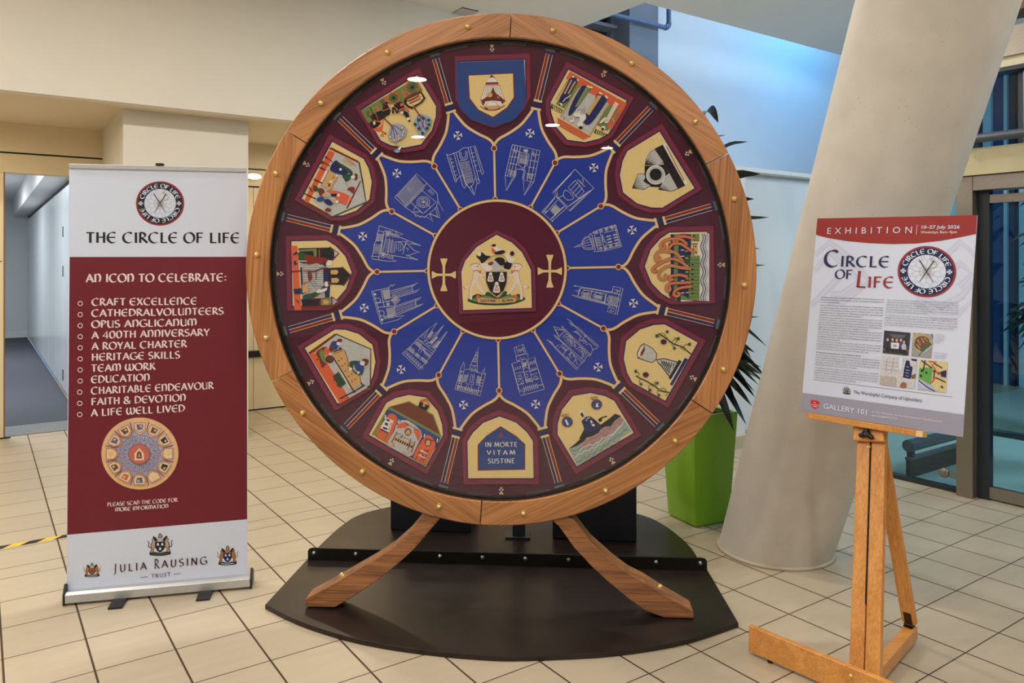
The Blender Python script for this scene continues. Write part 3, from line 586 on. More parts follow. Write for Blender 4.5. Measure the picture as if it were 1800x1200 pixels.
# P5 submarine
A = panel(5, 'panel of a captain on a submarine', (940, 660, 6)); A.p(BKT, '356,770 420,722 478,668 470,660 524,566 492,480 540,432 590,430 640,468 690,515 770,465 846,402 912,424 850,490 800,530 690,620 560,680 440,750'); A.p(NAVY, '524,566 496,482 540,436 588,434 640,474 680,515 690,560 540,620'); A.p(BKT, '664,462 702,438 758,420 766,432 708,452 712,476 684,492'); A.p(GOLD, '684,498 720,470 735,488 700,515')
A.p(SEA, '360,772 450,738 520,690 545,652 605,638 670,605 690,570 745,535 795,535 850,470 908,426 1022,584 446,946'); A.p(PNK, '470,735 530,680 548,655 605,640 672,606 690,575 745,536 800,545 850,480 908,430 930,470 840,570 740,660 640,700 570,765')
for i, t in enumerate(('400,800 480,760 560,690 660,640 760,560 850,500', '420,860 520,800 620,760 740,690 850,590 940,490', '440,920 560,850 700,770 800,690 900,620 980,560', '470,790 540,740 640,720 720,660 820,620 900,540', '520,890 640,830 760,760 900,670')): A.l(WHI if i % 2 else F_('deep_sea_thread', (104,128,126)), 7, [(x, y+9*math.sin(x*.09+i)) for x, y in smooth(pts(t), 8)])
A.c(WHI, 502,412,22,24); A.sp(WHI, '466,400 478,366 508,366 524,392 490,386'); A.p(BKT, '480,408 500,384 508,400 520,430 500,436'); A.p(WHI, '520,440 545,470 552,445 585,440 580,450 556,452 548,480'); A.p(WHI, '582,475 600,468 625,520 606,530'); A.p(BKT, '600,500 640,485 655,515 612,535'); A.c(WHI, 620,520,14); A.ls(BKT, 8, '524,560 480,660; 470,664 540,640')
for x, y, r in ((343,487,62),(652,303,60)):
    A.c(TANT, x, y, r, r*.95); A.c(BRN, x, y, r*.94, r*.89); A.c(BLT, x, y, r*.88, r*.82); A.p(TANT, [(x-52,y-52),(x-82,y-78),(x-60,y-72),(x-50,y-96),(x-35,y-78),(x-15,y-98),(x-5,y-78),(x+18,y-92),(x+14,y-70),(x+6,y-56)]); A.ls(BRN, 5, f'{x-70},{y-68} {x+8},{y-78}; {x-52},{y-54} {x+8},{y-60}')
A.l(WHI, 20, '325,462 352,520'); A.p(WHI, '650,290 672,282 664,310 678,325 655,332 640,325'); A.p(RED, '625,285 650,275 650,292 632,298'); fin(A)
# P6 inscription
A = panel(6, 'panel with a blue inscription arch', (780, 680, 6)); A.p(RED, '358,882 358,608 450,512 600,412 762,512 860,602 860,872'); A.p(BLT, '370,868 370,612 455,520 600,424 755,520 850,608 850,862'); PLU = F_('plum_red_thread', (150,62,88)); A.p(PLU, '594,478 609,478 609,540 594,540'); A.p(PLU, '574,502 630,502 630,514 574,514')
for t, x0, x1, y, h in (('IN MORTE', 437, 775, 630, 48), ('VITAM', 455, 755, 714, 46), ('SUSTINE', 468, 747, 804, 50)):
    a = A.to2(x0, y); b = A.to2(x1, y-2); put_text(A, WHI, pen_polys(t, ROMAN, pen=.10, thin=.07, serif=False, gap=.36 if t == 'VITAM' else .16), a, b, h/6/PXM)
fin(A)
# P7 livery hall
A = panel(7, 'panel of a red-roofed hall with a cot', (610, 660, 6)); A.p(GRN, '436,330 655,268 915,412 996,640 960,700 820,960 300,640 260,620'); A.p(NAVY, '420,360 985,660 950,740 800,930 310,650'); A.p(MRB, '450,328 656,280 905,422 975,618'); A.p(BRN, '470,326 656,286 898,424 965,606'); A.p(BLT, '438,350 978,650 940,700 420,420')
A.sp(CORL, '430,420 480,400 525,440 520,500 440,690 390,690 296,630 370,500'); A.p(WHI, '412,436 492,476 444,600 352,552'); A.p(NAVY, '420,450 452,466 446,486 414,470'); A.p(NAVY, '404,490 436,506 428,530 396,516'); A.p(TANT, '460,490 480,500 470,530 452,520'); A.p(NAVY, '384,536 430,556 424,574 376,556'); A.p(TANT, '450,530 462,536 446,576 434,570'); A.p(NAVY, '352,556 440,600 436,612 348,570'); A.ls(GRN, 12, '346,580 300,640; 430,610 390,680')
A.p(LGR, '530,490 580,466 640,470 720,520 780,580 792,640 740,740 690,840 640,850 430,740 430,700 500,580'); A.sp(CORL, '522,548 570,500 622,494 660,520 610,548'); A.sp(CORL, '700,560 768,580 776,640 750,690 730,640'); A.hatch(BKT, 7, (605,490), (765,570), (600,500), (760,582), 12)
A.c(BRN, 644,592,36,40); A.p(TANT, '620,618 624,585 645,566 668,580 666,620'); A.p(TANT, '502,640 706,738 694,772 490,676'); A.hatch(BKT, 16, (515,652), (700,742), (500,676), (690,766), 8); A.ls(BRN, 10, '532,592 470,700; 720,690 680,810; 590,620 570,660; 674,668 640,780')
for x, y in ((470,720),(625,800)): A.l(TANT, 13, [(x+34*math.cos(math.radians(a)), y-10+34*math.sin(math.radians(a))) for a in range(-20, 200, 20)])
A.ls(BRN, 4, '530,620 560,610 570,640 540,650; 590,650 640,660 660,690; 470,690 500,750; 640,720 700,700')
A.sp(CORL, '822,640 872,628 926,690 930,750 880,840 820,930 750,900 700,860 740,760'); A.c(BRN, 856,702,36,42); A.p(TANT, '832,730 836,690 858,670 880,690 874,735'); A.ls(BRN, 9, '830,660 930,690; 770,790 720,890; 800,870 770,900; 860,780 800,920'); A.ls(WHI, 10, '775,785 850,820; 750,830 830,866; 800,780 780,830'); A.ls(BRN, 12, '820,780 860,800; 780,800 810,850')
for x, y in ((550,460),(822,612),(410,410),(960,660)): A.l(WHI, 11, [(x, y), (x-10, y+44)]); A.c(NAVY, x-14, y+46, 9)
A.p(BKT, '772,268 872,316 836,372 750,326'); A.p(CORL, '772,252 846,236 880,316 866,318 840,256 780,266'); A.p(TANT, '800,320 806,290 822,274 832,292 820,328'); fin(A)
# P8 quilting frame
A = panel(8, 'panel of two workers at a stitching frame', (490, 540, 6)); A.p(BRN, '310,478 590,278 616,292 330,500'); A.p(DGR, '575,290 610,275 620,296 590,306'); A.p(LGR, '615,288 970,444 966,850 745,962 400,560 330,500'); A.p(CORL, '318,498 420,440 742,952 655,1030'); A.ls(BKT, 11, '606,282 972,440 966,852'); A.p(BRN, '655,1028 960,850 950,838 650,1010'); A.p(DGR, '930,830 960,820 962,852 935,850'); A.p(DGR, '645,1025 668,1020 660,1042'); A.hatch(LGR, 3, (640,310), (950,800), (900,420), (965,600), 10)
A.p(TANT, '362,484 462,404 474,416 380,492'); A.sp(BRN, '396,478 450,430 502,414 500,450 470,560 505,590 460,632 430,560'); A.sp(GRN, '428,470 466,452 500,560 490,590 450,540'); A.sp(CORL, '474,460 500,425 560,470 520,500 480,498'); A.sp(BRN, '530,440 562,362 600,360 590,440 568,470'); A.sp(BLT, '562,400 580,354 640,380 620,430 588,448'); A.c(WHI, 632,382,22,18); A.sp(BRN, '610,352 640,330 668,340 660,364 620,362'); A.c(BKT, 540,545,44,42); A.c(BRN, 542,542,36,34); A.c(WHI, 542,492,14); A.ls(NAVY, 12, '412,545 404,556; 462,620 456,634')
A.sp(TANT, '574,490 620,462 680,448 700,480 718,520 735,570 770,610 790,680 850,720 868,800 800,850 740,846'); A.l(BRN, 5, '574,490 640,470 690,450 720,520 740,600 800,690 856,725 866,800', 4); A.hatch(BRN, 13, (612,535), (785,805), (626,535), (799,805), 5); A.hatch(BRN, 13, (640,512), (820,785), (654,512), (834,785), 5); A.p(WHI, '578,530 596,530 760,856 740,846'); A.ls(BKT, 12, '580,528 800,896; 645,962 805,880 910,816; 668,430 580,470; 870,790 892,836; 640,424 666,440; 780,896 815,884')
A.p(DGR, '572,722 634,678 712,800 640,846'); A.ls(BKT, 4, '590,720 655,832; 606,704 680,818'); A.ls(NAVY, 10, '580,756 590,766; 614,820 624,830')
A.sp(BLT, '800,580 860,566 898,610 890,690 850,690 810,640'); A.sp(DGR, '750,575 830,562 820,592 790,600 790,660 860,690 880,660 876,712 820,694 770,650'); A.c(WHI, 892,586,34,26); A.sp(BRN, '876,556 908,540 952,556 930,606 905,606 912,576'); A.c(WHI, 760,648,18); A.c(WHI, 842,686,14); A.ls(BKT, 4, '720,612 740,606 732,632; 884,580 896,580'); fin(A)
# P9 forge / cutting block (figures lie on their side in the photograph)
A = panel(9, 'panel of craftsmen at a bench', (470, 380, 6.3136)); A.p(CORL, '262,328 332,326 378,1040 300,1044'); A.p(BKT, '340,355 700,345 690,480 560,470 400,520'); A.p(GRN, '345,372 520,362 545,360 548,440 520,460 510,384 350,392'); A.hatch(CORL, 12, (570,366), (575,470), (580,366), (586,470), 6); A.p(MRB, '690,330 802,412 722,500 716,480 780,412 690,350'); A.p(BKT, '600,352 690,346 770,412 716,490 600,470'); A.p(LBL, '742,380 784,410 744,450'); A.hatch(WHI, 3, (744,385), (744,445), (780,410), (782,412), 5)
A.hatch(LGR, 30, (350,520), (380,905), (640,520), (630,905), 15); A.hatch(BKT, 3, (360,530), (385,900), (640,530), (630,900), 16); A.p(NAVY, '620,566 680,570 700,740 690,900 640,900 622,700'); A.p(BKT, '660,574 830,566 925,656 842,764 690,756'); A.p(RED, '824,548 938,656 850,776 838,770 922,656 830,566'); A.p(TANT, '702,598 770,592 792,618 770,646 706,644'); A.p(TANT, '710,686 780,682 800,710 780,738 712,738')
A.p(BKT, '380,926 580,912 580,995 386,1000'); A.p(RED, '385,914 710,900 710,910 385,924'); A.p(RED, '384,1000 710,990 710,1002 384,1010'); A.p(GRN, '606,910 706,906 704,984 606,986'); A.p(TANT, '622,930 670,926 690,950 672,974 624,974'); A.p(RED, '708,880 796,944 712,1012'); A.p(LBL, '725,905 782,944 726,986'); A.p(BRN, '580,910 600,910 600,990 580,992')
A.sp(DGR, '350,400 430,420 440,520 360,512 345,450'); A.sp(RED, '430,430 560,452 640,460 672,500 600,552 560,520 440,530'); A.ls(BRN, 5, '470,470 560,470; 560,520 640,500'); A.c(WHI, 690,520,32,28); A.sp(NAVY, '612,530 645,500 650,550 620,566'); A.ls(WHI, 11, '575,540 600,560; 600,536 640,570'); A.p(NAVY, '285,420 330,390 338,416 290,432'); A.p(NAVY, '296,500 318,490 322,520 345,524 300,545'); A.p(WHI, '348,490 440,494 440,502 348,500')
A.l(BKT, 16, '378,568 392,862'); A.l(NAVY, 10, '270,612 380,606'); A.l(NAVY, 16, '290,816 390,806'); A.p(NAVY, '300,826 380,820 378,858 304,862'); A.l(BRN, 15, '400,604 520,610 600,580 660,570', 3); A.l(CORL, 13, '400,606 470,614', 2); A.sp(BRN, '452,610 490,620 500,690 470,720 455,680'); A.l(BRN, 10, '545,600 545,700'); A.l(CORL, 14, '470,720 410,740 396,800 440,830', 3); A.p(TANT, '390,760 440,770 440,840 395,850')
A.sp(DGR, '400,880 470,860 560,830 650,750 640,800 600,840 520,900 420,920'); A.sp(WHI, '560,820 640,800 668,790 650,830 560,850'); A.c(WHI, 662,752,26,30); A.c(BRN, 690,742,16,24); A.p(BLT, '372,930 440,870 450,890 384,944'); A.p(BRN, '320,915 360,950 350,962 322,930'); A.sp(TANT, '430,790 455,785 460,850 432,848'); A.ls(BKT, 4, '515,710 560,770 620,780; 480,730 540,790'); fin(A)
# P10 tailors
A = panel(10, 'panel of two tailors at a table', (500, 220, 6)); A.p(BRN, '470,250 490,232 780,376 780,398'); A.p(LGR, '532,288 780,398 808,560 860,812 500,960 300,800'); A.p(CORL, '470,262 534,292 250,824 206,800'); A.p(BRN, '190,820 205,796 500,955 480,970'); A.ls(DGR, 16, '786,386 826,600 862,812 485,976'); A.ls(BRN, 8, '806,592 662,880; 800,590 655,878')
A.hatch(TANT, 11, (612,380), (700,430), (690,350), (755,420), 5); A.ls(BRN, 4, '610,384 640,344 756,430 740,438')
A.p(TANT, '470,472 566,540 486,690 388,640'); A.l(BRN, 4, '470,472 566,540 486,690 388,640', closed=True); A.p(WHI, '476,590 500,582 512,604 480,612'); A.ls(BKT, 8, '458,610 486,650; 486,612 460,650'); A.ls(BKT, 5, '505,560 520,540 530,560'); A.ls(BKT, 12, '370,444 462,488; 310,570 400,612; 210,720 330,776'); A.ls(BRN, 10, '432,330 510,390; 400,380 480,430'); A.sp(BRN, '375,400 395,372 420,390 400,410'); A.sp(BRN, '425,340 440,325 458,345 440,355'); A.p(WHI, '438,470 460,486 398,600 384,596')
A.sp(BLT, '528,382 560,420 600,500 660,520 680,480 600,520 482,470'); A.sp(NAVY, '484,466 540,372 600,420 660,480 640,530 540,500'); A.sp(DGR, '552,388 590,402 700,470 720,510 700,560 660,590 610,540 650,520 690,510 620,450'); A.c(WHI, 594,466,14); A.c(WHI, 724,548,22,18); A.sp(BRN, '740,510 772,520 768,570 740,580 748,540'); A.p(WHI, '540,532 560,520 566,540 546,546'); A.ls(NAVY, 14, '640,570 652,594'); A.ls(BKT, 4, '652,610 672,640')
A.sp(CORL, '440,692 530,690 640,720 712,770 690,800 660,840 560,800 520,730'); A.c(WHI, 572,738,16); A.sp(RED, '664,680 690,654 740,656 730,720 690,690'); A.hatch(WHI, 12, (700,760), (665,845), (690,752), (655,838), 4); A.sp(BRN, '360,670 410,670 430,730 400,770 366,720'); A.sp(DGR, '300,630 350,650 365,690 310,694 330,660'); A.sp(BRN, '266,650 300,690 290,700 262,665'); A.sp(BRN, '310,640 330,652 322,680 306,672'); A.sp(BLT, '340,790 370,756 430,780 400,800 370,806'); A.sp(NAVY, '420,790 470,780 514,826 480,846 430,820'); A.sp(TANT, '398,746 430,710 440,740 480,740 460,760'); A.p(BKT, '490,726 560,722 548,752 496,752'); A.c(WHI, 548,806,26,18); A.sp(TANT, '516,796 545,790 540,820 520,822'); A.c(BRN, 464,894,34,18); A.c(BRN, 462,886,18,16); fin(A)
# P11 carriage and trees
A = panel(11, 'panel of a horse carriage and two trees', (590, 100, 6.3136)); A.p(GRN, '278,598 890,238 966,372 760,520 640,500 390,740 350,720'); A.ls(CORL, 24, '740,370 775,450; 450,540 480,600; 550,440 590,540'); A.sp(BKT, '400,640 520,590 610,560 600,640 560,670 450,720 400,690'); A.sp(BKT, '520,540 560,500 600,520 610,600 540,620'); A.sp(BKT, '388,720 470,690 500,740 440,790 396,780'); A.ls(BRN, 13, '380,560 420,640; 500,480 540,560; 520,470 560,540'); A.l(CORL, 8, '440,620 480,720 560,680'); A.ls(CORL, 9, '520,600 600,570; 420,700 510,730'); A.l(BRN, 14, '368,600 356,640 385,668 400,640', 4)
A.sp(CORL, '410,800 500,770 530,690 520,800 490,830 440,820'); A.sp(BRN, '420,800 440,850 430,830'); A.ls(CORL, 12, '505,820 560,850; 520,830 530,890'); A.ls(DGR, 10, '510,860 505,885; 540,850 565,855'); A.p(GOLD, '410,720 440,712 445,745 425,760'); A.ls(TANT, 12, '580,520 640,640; 620,590 650,640'); A.p(WHI, '585,510 600,530 612,560 596,548')
for x, y, r in ((645,458,64),(854,342,76)): A.l(CORL, 14, circ(x, y, r, n=24), closed=True); A.c(GRN, x, y, r-7); A.ls(BKT, 5, '; '.join(f'{x},{y} {x+(r-8)*math.cos(i*math.pi/7):.0f},{y+(r-8)*math.sin(i*math.pi/7):.0f}' for i in range(14))); A.c(BKT, x, y, 10)
A.p(BKT, '760,520 770,460 950,380 1000,460 960,510 850,580 800,560'); A.p(GOLD, '790,515 800,480 950,408 976,462 940,505 850,556 812,540'); A.ls(CORL, 16, '820,500 950,440'); A.ls(BKT, 12, '800,500 930,430; 820,524 950,466'); A.p(BRN, '768,470 850,410 940,380 960,392 850,450 790,490'); A.ls(CORL, 12, '860,530 880,580')
A.sp(BKT, '650,540 730,500 770,580 720,600 680,630 690,580'); A.c(CORL, 736,534,18); A.ls(BKT, 18, '650,560 690,630; 640,560 640,630'); A.l(CORL, 14, '700,600 780,570 820,620', 2); A.sp(BKT, '750,610 790,610 820,650 815,690 780,670'); A.c(WHI, 740,622,16); A.c(WHI, 810,692,18); A.c(BKT, 822,712,12); A.l(TANT, 5, '560,665 640,640 730,636')
for root, fill, edge in (('540,684 620,760', '620,760 720,752 775,780 790,840 760,900 700,930 660,955 600,920 590,870', None), ('880,570 940,660', '930,640 990,650 1066,690 1040,800 1000,850 962,916 920,840 868,740 900,680', None)): A.sp(LBL, fill, 3); A.ls(BRN, 13, root)
A.ls(MRB, 8, '615,755 630,800 612,880; 620,760 680,780 740,830 750,890; 625,760 650,840 660,920; 640,780 680,840 690,890; 930,640 910,700 940,790 965,860; 935,645 1000,690 1010,760; 940,660 960,740 1010,830; 935,660 980,700 960,800', 3)
for x, y in ((612,892),(656,925),(700,880),(748,868),(756,836),(742,790),(708,910)): A.c(MRB, x, y, 15, 20, 10); A.c(GOLD, x, y, 11, 16, 10)
for x, y in ((888,752),(930,800),(970,852),(1020,796),(1040,756),(1036,706),(926,704),(976,684)): A.p(DGR, [(x-16,y-8),(x,y-18),(x+16,y-8),(x+18,y+12),(x,y+18),(x-14,y+12)])
A.sp(LBL, '650,1046 690,1024 724,1050 690,1068'); A.sp(WHI, '696,1026 726,990 738,1000 716,1040'); A.l(BLT, 6, '655,1048 690,1032 720,1052', 4); A.ls(DGR, 5, '660,1000 690,980; 690,1000 730,985'); fin(A)
# centre panel: coat of arms
d = MB(); cr = crop(750, 350, 4.8); P = [cr(*q) for q in pts('275,968 262,605 300,500 400,375 590,264 740,330 830,415 915,575 922,945')]; n = len(P)
d.prism(P, lambda a, b: (a, YP+.0005, WZ+b), lambda a, b: (a, YT-.0025, WZ+b), MRB); po = d.build('embroidered_panel', wheel, label='central embroidered panel with a coat of arms')
A = Art(cr, w3(YP)); A.po = po; A.p(NAVY, '300,944 282,610 318,512 412,396 590,290 728,360 812,440 890,590 900,924'); A.p(GOLD, '308,935 292,612 326,518 420,405 590,300 722,368 804,448 880,594 888,916')
A.sp(DGR, '344,848 420,800 480,810 520,780 600,830 660,775 720,810 780,800 834,840 780,870 700,890 600,896 480,892 380,874'); A.sp(GRN, '380,850 500,812 600,840 700,806 790,842 690,876 520,880')
for fx in (lambda x: x, lambda x: 1172-x):
    T = lambda s: [(fx(x), y) for x, y in pts(s)]
    LAMB = '366,560 385,545 420,540 450,552 446,585 425,600 470,630 505,606 540,600 545,612 500,640 470,650 500,690 512,716 490,712 470,672 440,640 440,710 470,760 500,800 480,806 430,760 415,715 380,760 382,846 356,840 360,760 372,720 330,756 312,748 318,732 366,720 390,660 392,600 370,575'
    A.p(BRN, smooth(T(LAMB), 3, True)); L2 = T(LAMB); cx = sum(p[0] for p in L2)/len(L2); cy = sum(p[1] for p in L2)/len(L2)
    A.p(F_('lamb_thread', (228,212,198)), smooth([(cx+(x-cx)*.96, cy+(y-cy)*.97) for x, y in L2], 3, True)); A.c(BKT, fx(428), 568, 5); A.l(CORL, 8, T('392,606 430,600 450,612')); A.p(CORL, T('440,610 462,600 455,632'))
A.sp(BKT, '420,478 462,446 500,474 540,480 520,500 470,540 445,510'); A.c(WHI, 444,462,16,20); A.sp(WHI, '452,548 510,545 560,580 520,612 480,585'); A.sp(BKT, '650,560 690,510 720,545 700,590 660,585'); A.sp(WHI, '660,486 690,452 705,490 750,500 720,536 680,525'); A.c(BKT, 722,458,18,20)
A.l(TANT, 10, '520,520 560,480 640,474 680,520', 4); A.sp(BKT, '570,520 600,490 650,500 660,545 620,560'); A.sp(LGR, '520,545 560,510 600,540 650,590 620,600 580,620 560,580'); A.sp(RED, '522,536 560,528 556,552 524,556')
A.sp(WHI, '552,420 574,384 604,412 640,430 600,440 570,440'); A.sp(CORL, '548,420 560,412 590,446 570,458 552,442'); A.sp(BKT, '575,448 640,430 664,446 620,466 580,464'); A.c(BKT, 568,390,17,12); A.l(TANT, 5, '534,392 552,392')
A.p(TANT, '496,608 682,608 679,702 652,776 590,828 528,774 499,702'); A.p(BKT, '501,613 677,613 674,700 648,772 590,820 532,770 504,700')
for x, y, s in ((540,658,1),(634,658,1),(592,745,1.15)): A.p(WHI, [(x-12*s,y-36*s),(x,y-44*s),(x+12*s,y-36*s),(x+26*s,y+26*s),(x+18*s,y+38*s),(x-18*s,y+38*s),(x-28*s,y+26*s)]); A.ls(RED, 4, f'{x-16*s},{y-16*s} {x+16*s},{y-16*s}; {x},{y-14*s} {x-16*s},{y+26*s}; {x},{y-14*s} {x+16*s},{y+26*s}'); A.c(TANT, x, y+18*s, 9*s)
A.p(TANT, '424,836 460,828 590,842 724,828 758,836 750,868 590,880 436,872'); A.c(CORL, 434,824,17); A.c(CORL, 752,822,17)
for t, a_, b_ in (('SUSTINE', (452,864), (585,866)), ('BONA', (640,866), (730,858))): put_text(A, NAVY, pen_polys(t, ROMAN, pen=.12, thin=.10, serif=False, gap=.14), A.to2(*a_), A.to2(*b_), 19/4.8/PXM)
A.c(NAVY, 612, 857, 4); fin(A)
for t in ((143,638),(1039,607)):
    A = Art(crop(750, 350, 4.8), w3(YT-.0035), .0003); x, y = t
    for wv, mm in ((1.0, BRN), (.86, GOLD)):
        for hx, L_, wd in ((0,140,34),(90,104,36),(180,140,34),(270,104,36)):
            a = math.radians(hx); ca, sa = math.cos(a), math.sin(a)
            A.p(mm, [(x+(u*ca-v*sa), y+(u*sa+v*ca)) for u, v in ((-11*wv,-2),(-13*wv,-L_*.55),(-wd*wv,-L_*.93),(-wd*wv*.95,-L_-(2 if wv == 1 else -2)),(wd*wv*.95,-L_-(2 if wv == 1 else -2)),(wd*wv,-L_*.93),(13*wv,-L_*.55),(11*wv,-2))])
    A.build('large_cross', wheel)
# cathedral fronts in line stitch
def cath(cr):
    f = wplane(YT-.002); return Art(lambda x, y: f(cr[0]+x/cr[2], cr[1]+y/cr[2]), w3(YT-.002), .0001)
def cfin(A): A.build('cathedral_outline', wheel)
a, w = (640, 220, 6), 4.6
A = cath(a); A.ls(SLV, w, '870,302 886,318 1000,276 1040,240 1100,236 1170,216 1262,500 1250,520 1232,494; 870,302 955,580 966,606 978,580 1000,545; 945,290 1040,640 1060,665 1075,630; 968,284 1070,630; 1098,240 1190,600 1208,622 1220,590 1195,560; 1120,232 1215,590; 1000,400 1075,610 1162,740 1190,610; 1010,400 1110,380; 1035,490 1135,465; 1052,552 1152,530; 900,330 975,585; 1000,276 1010,300; 1160,230 1235,490; 1000,545 1035,530; 1195,480 1230,485')
A.ls(SLV, w, '1005,290 1010,330 1035,365 1065,368 1088,345 1085,270; 1020,285 1030,330 1050,350 1070,330 1070,275; 1070,610 1110,655 1150,620 1165,560', 4); A.ls(SLV, w, '905,360 930,354; 915,400 945,392; 925,440 955,432; 940,490 968,482; 955,530 985,522; 1125,300 1160,290; 1135,340 1170,330; 1150,380 1185,372; 1160,430 1195,420; 1005,380 1085,360; 1130,640 1165,735')
A.hatch(SLV, 3, (1010,410), (1105,388), (1032,480), (1130,460), 9); A.hatch(SLV, 3, (1040,500), (1135,478), (1055,545), (1148,522), 9); A.hatch(SLV, 3, (1065,560), (1150,540), (1085,620), (1150,600), 8); cfin(A)
A = cath(a); A.ls(SLV, w, '325,758 555,510 662,610 770,720 780,800 765,850 800,972 690,930 640,968 580,960 540,940 430,860 325,758; 430,860 662,612; 345,735 440,845; 445,858 640,660; 480,800 620,930 700,870 610,770; 490,790 600,680 760,810 640,920; 780,800 835,905 795,830; 690,930 725,1015 660,965; 765,860 690,935 795,975; 755,880 775,960; 555,840 520,900')
A.l(SLV, w, circ(625,810,68,58,n=20), closed=True); A.l(SLV, w, circ(625,810,48,42,n=20), closed=True); A.ls(SLV, 3, '; '.join(f'{625+14*math.cos(i*.7854):.0f},{810+12*math.sin(i*.7854):.0f} {625+46*math.cos(i*.7854):.0f},{810+40*math.sin(i*.7854):.0f}' for i in range(8))); A.c(SLV, 625, 810, 10)
A.hatch(SLV, 3.4, (350,735), (545,525), (440,840), (640,635), 22); A.l(SLV, w, '470,640 470,680 500,690 520,650', 4); A.hatch(SLV, 3, (665,690), (720,740), (700,670), (745,720), 6); A.hatch(SLV, 3, (510,910), (600,900), (520,925), (610,920), 9); A.l(SLV, 4, '535,945 550,965 570,950 590,975 610,955 640,975 660,955', 0); cfin(A)
a = (860, 220, 6)
A = cath(a); A.ls(SLV, w, '244,204 536,268 470,595 368,740 360,575 460,600; 244,204 168,530 178,692 268,552 168,530; 268,552 290,460 382,480 360,575; 272,212 192,535; 300,222 220,545; 330,228 255,550; 405,252 350,570; 460,262 400,580; 500,268 440,590; 320,285 422,305 400,420 350,455 306,410 320,285; 360,575 382,480; 178,692 248,555; 368,740 440,595')
A.ls(SLV, w, '240,260 325,278; 225,330 310,345; 212,400 300,418; 195,470 285,490; 440,300 520,315; 425,370 508,385; 410,440 490,455; 395,510 475,525; 300,460 310,468 320,458 330,470 340,460 350,472 360,462 370,476'); A.hatch(SLV, 3.2, (325,300), (415,318), (315,400), (395,415), 8); A.hatch(SLV, 3, (330,350), (320,400), (415,362), (400,415), 4); A.ls(SLV, w, '272,240 265,280 290,285 296,245; 470,280 465,320 490,322 495,290; 365,250 370,280 395,285 410,262', 3); A.c(LGR, 385,268,18,14,12); A.hatch(SLV, 3, (215,480), (290,500), (205,525), (280,545), 7); A.hatch(SLV, 3, (400,500), (470,515), (390,560), (455,575), 7); cfin(A)
A = cath(a); A.ls(SLV, w, '904,464 1104,662 880,880 850,905 820,870 660,1010 555,915 700,750 668,712 904,464; 885,485 690,700 710,745 830,860 1085,680; 870,510 710,680 720,740; 840,850 1060,690; 850,905 880,860 1040,710; 700,750 820,870; 690,770 570,920 600,900; 720,790 600,925; 800,850 660,985; 640,1000 780,860; 910,580 830,660 940,770 1000,700 910,580; 935,600 855,690; 960,630 880,720; 985,660 905,750')
A.ls(SLV, w, '800,680 780,740 830,790 890,770 860,720 800,680; 780,740 720,770; 930,570 1010,650', 3); A.ls(SLV, w, '955,580 965,610 990,600 985,560', 3); A.hatch(SLV, 3.4, (700,830), (750,880), (640,900), (690,950), 9); A.hatch(SLV, 3, (680,850), (650,890), (750,880), (700,940), 6); A.ls(SLV, 5, '555,915 580,890; 580,935 610,905; 640,1000 665,970; 660,1020 685,985'); cfin(A)
a = (640, 380, 6)
A = cath(a); A.ls(SLV, w, '160,100 340,160 412,190 360,200; 160,100 150,150 140,185 125,260 105,300 95,385 82,420 85,450 260,475 345,472 300,455; 150,150 200,165 230,150 300,165; 210,165 150,460; 140,185 215,195; 125,245 205,260; 105,300 195,310; 95,385 180,390; 82,420 165,425; 205,190 180,400; 225,160 600,310 480,290 460,265 420,330; 180,390 570,460 440,405; 240,170 190,420; 270,230 250,400; 300,240 280,380; 330,270 460,265; 330,270 320,385; 440,270 410,400; 455,290 530,360 590,380 530,390 450,420; 330,160 360,200 360,230; 300,440 320,410')
A.l(SLV, w, circ(365,320,48,46,-80,80,12)); A.ls(SLV, 3, '365,275 365,366; 390,290 385,350; 345,280 345,360'); A.l(SLV, w, circ(258,188,30,24,n=14), closed=True); A.c(LGR, 258,188,16,12,10); A.l(SLV, w, circ(205,408,30,24,n=14), closed=True); A.c(LGR, 205,408,16,12,10); A.ls(SLV, w, '130,262 175,255 190,280 170,305 122,300', 4); A.hatch(SLV, 3.4, (138,190), (130,240), (210,200), (200,252), 6); A.hatch(SLV, 3.4, (112,310), (104,370), (192,318), (180,380), 6); A.hatch(SLV, 3, (225,230), (215,380), (320,262), (310,390), 9); A.hatch(SLV, 3, (290,175), (345,185), (290,215), (350,225), 6); A.hatch(SLV, 3, (240,410), (310,420), (235,440), (300,455), 6); A.ls(SLV, w, '440,330 470,345 455,365; 500,285 560,300; 480,430 540,445'); cfin(A)
A = cath(a); A.ls(SLV, w, '80,792 260,752 280,728 335,716 290,742; 80,792 180,1136 360,1090 425,1046 330,1060; 260,752 275,860 320,830 380,878 320,945 335,1060; 270,790 520,722 570,698 525,730 280,810; 280,860 540,785 590,765 545,800 300,870; 320,950 560,870 608,850 560,885 325,965; 335,1025 580,935 630,920 585,945 340,1045; 505,730 515,790; 540,885 550,945; 130,920 260,890 340,878; 140,960 250,950 330,945; 100,800 195,1130; 180,780 215,960'); A.ls(SLV, w, '110,870 150,860 172,880 165,905 120,912; 150,1005 195,995 212,1020 200,1045 160,1050; 225,900 265,905 265,940 230,950', 4); A.c(SLV, 248, 925, 12)
A.hatch(SLV, 3.2, (190,780), (260,765), (215,880), (275,865), 12); A.hatch(SLV, 3.2, (230,970), (320,955), (255,1070), (330,1050), 12); A.hatch(SLV, 3, (330,850), (370,880), (280,880), (320,935), 8); A.hatch(SLV, 3.2, (290,815), (500,755), (295,845), (510,785), 14); A.hatch(SLV, 3.2, (335,975), (545,905), (340,1010), (550,935), 14); A.c(SLV, 115,822,15,12,8); A.c(SLV, 190,1090,15,12,8); A.hatch(SLV, 3, (200,1050), (210,1085), (310,1030), (320,1070), 5); cfin(A)
a = (980, 370, 6)
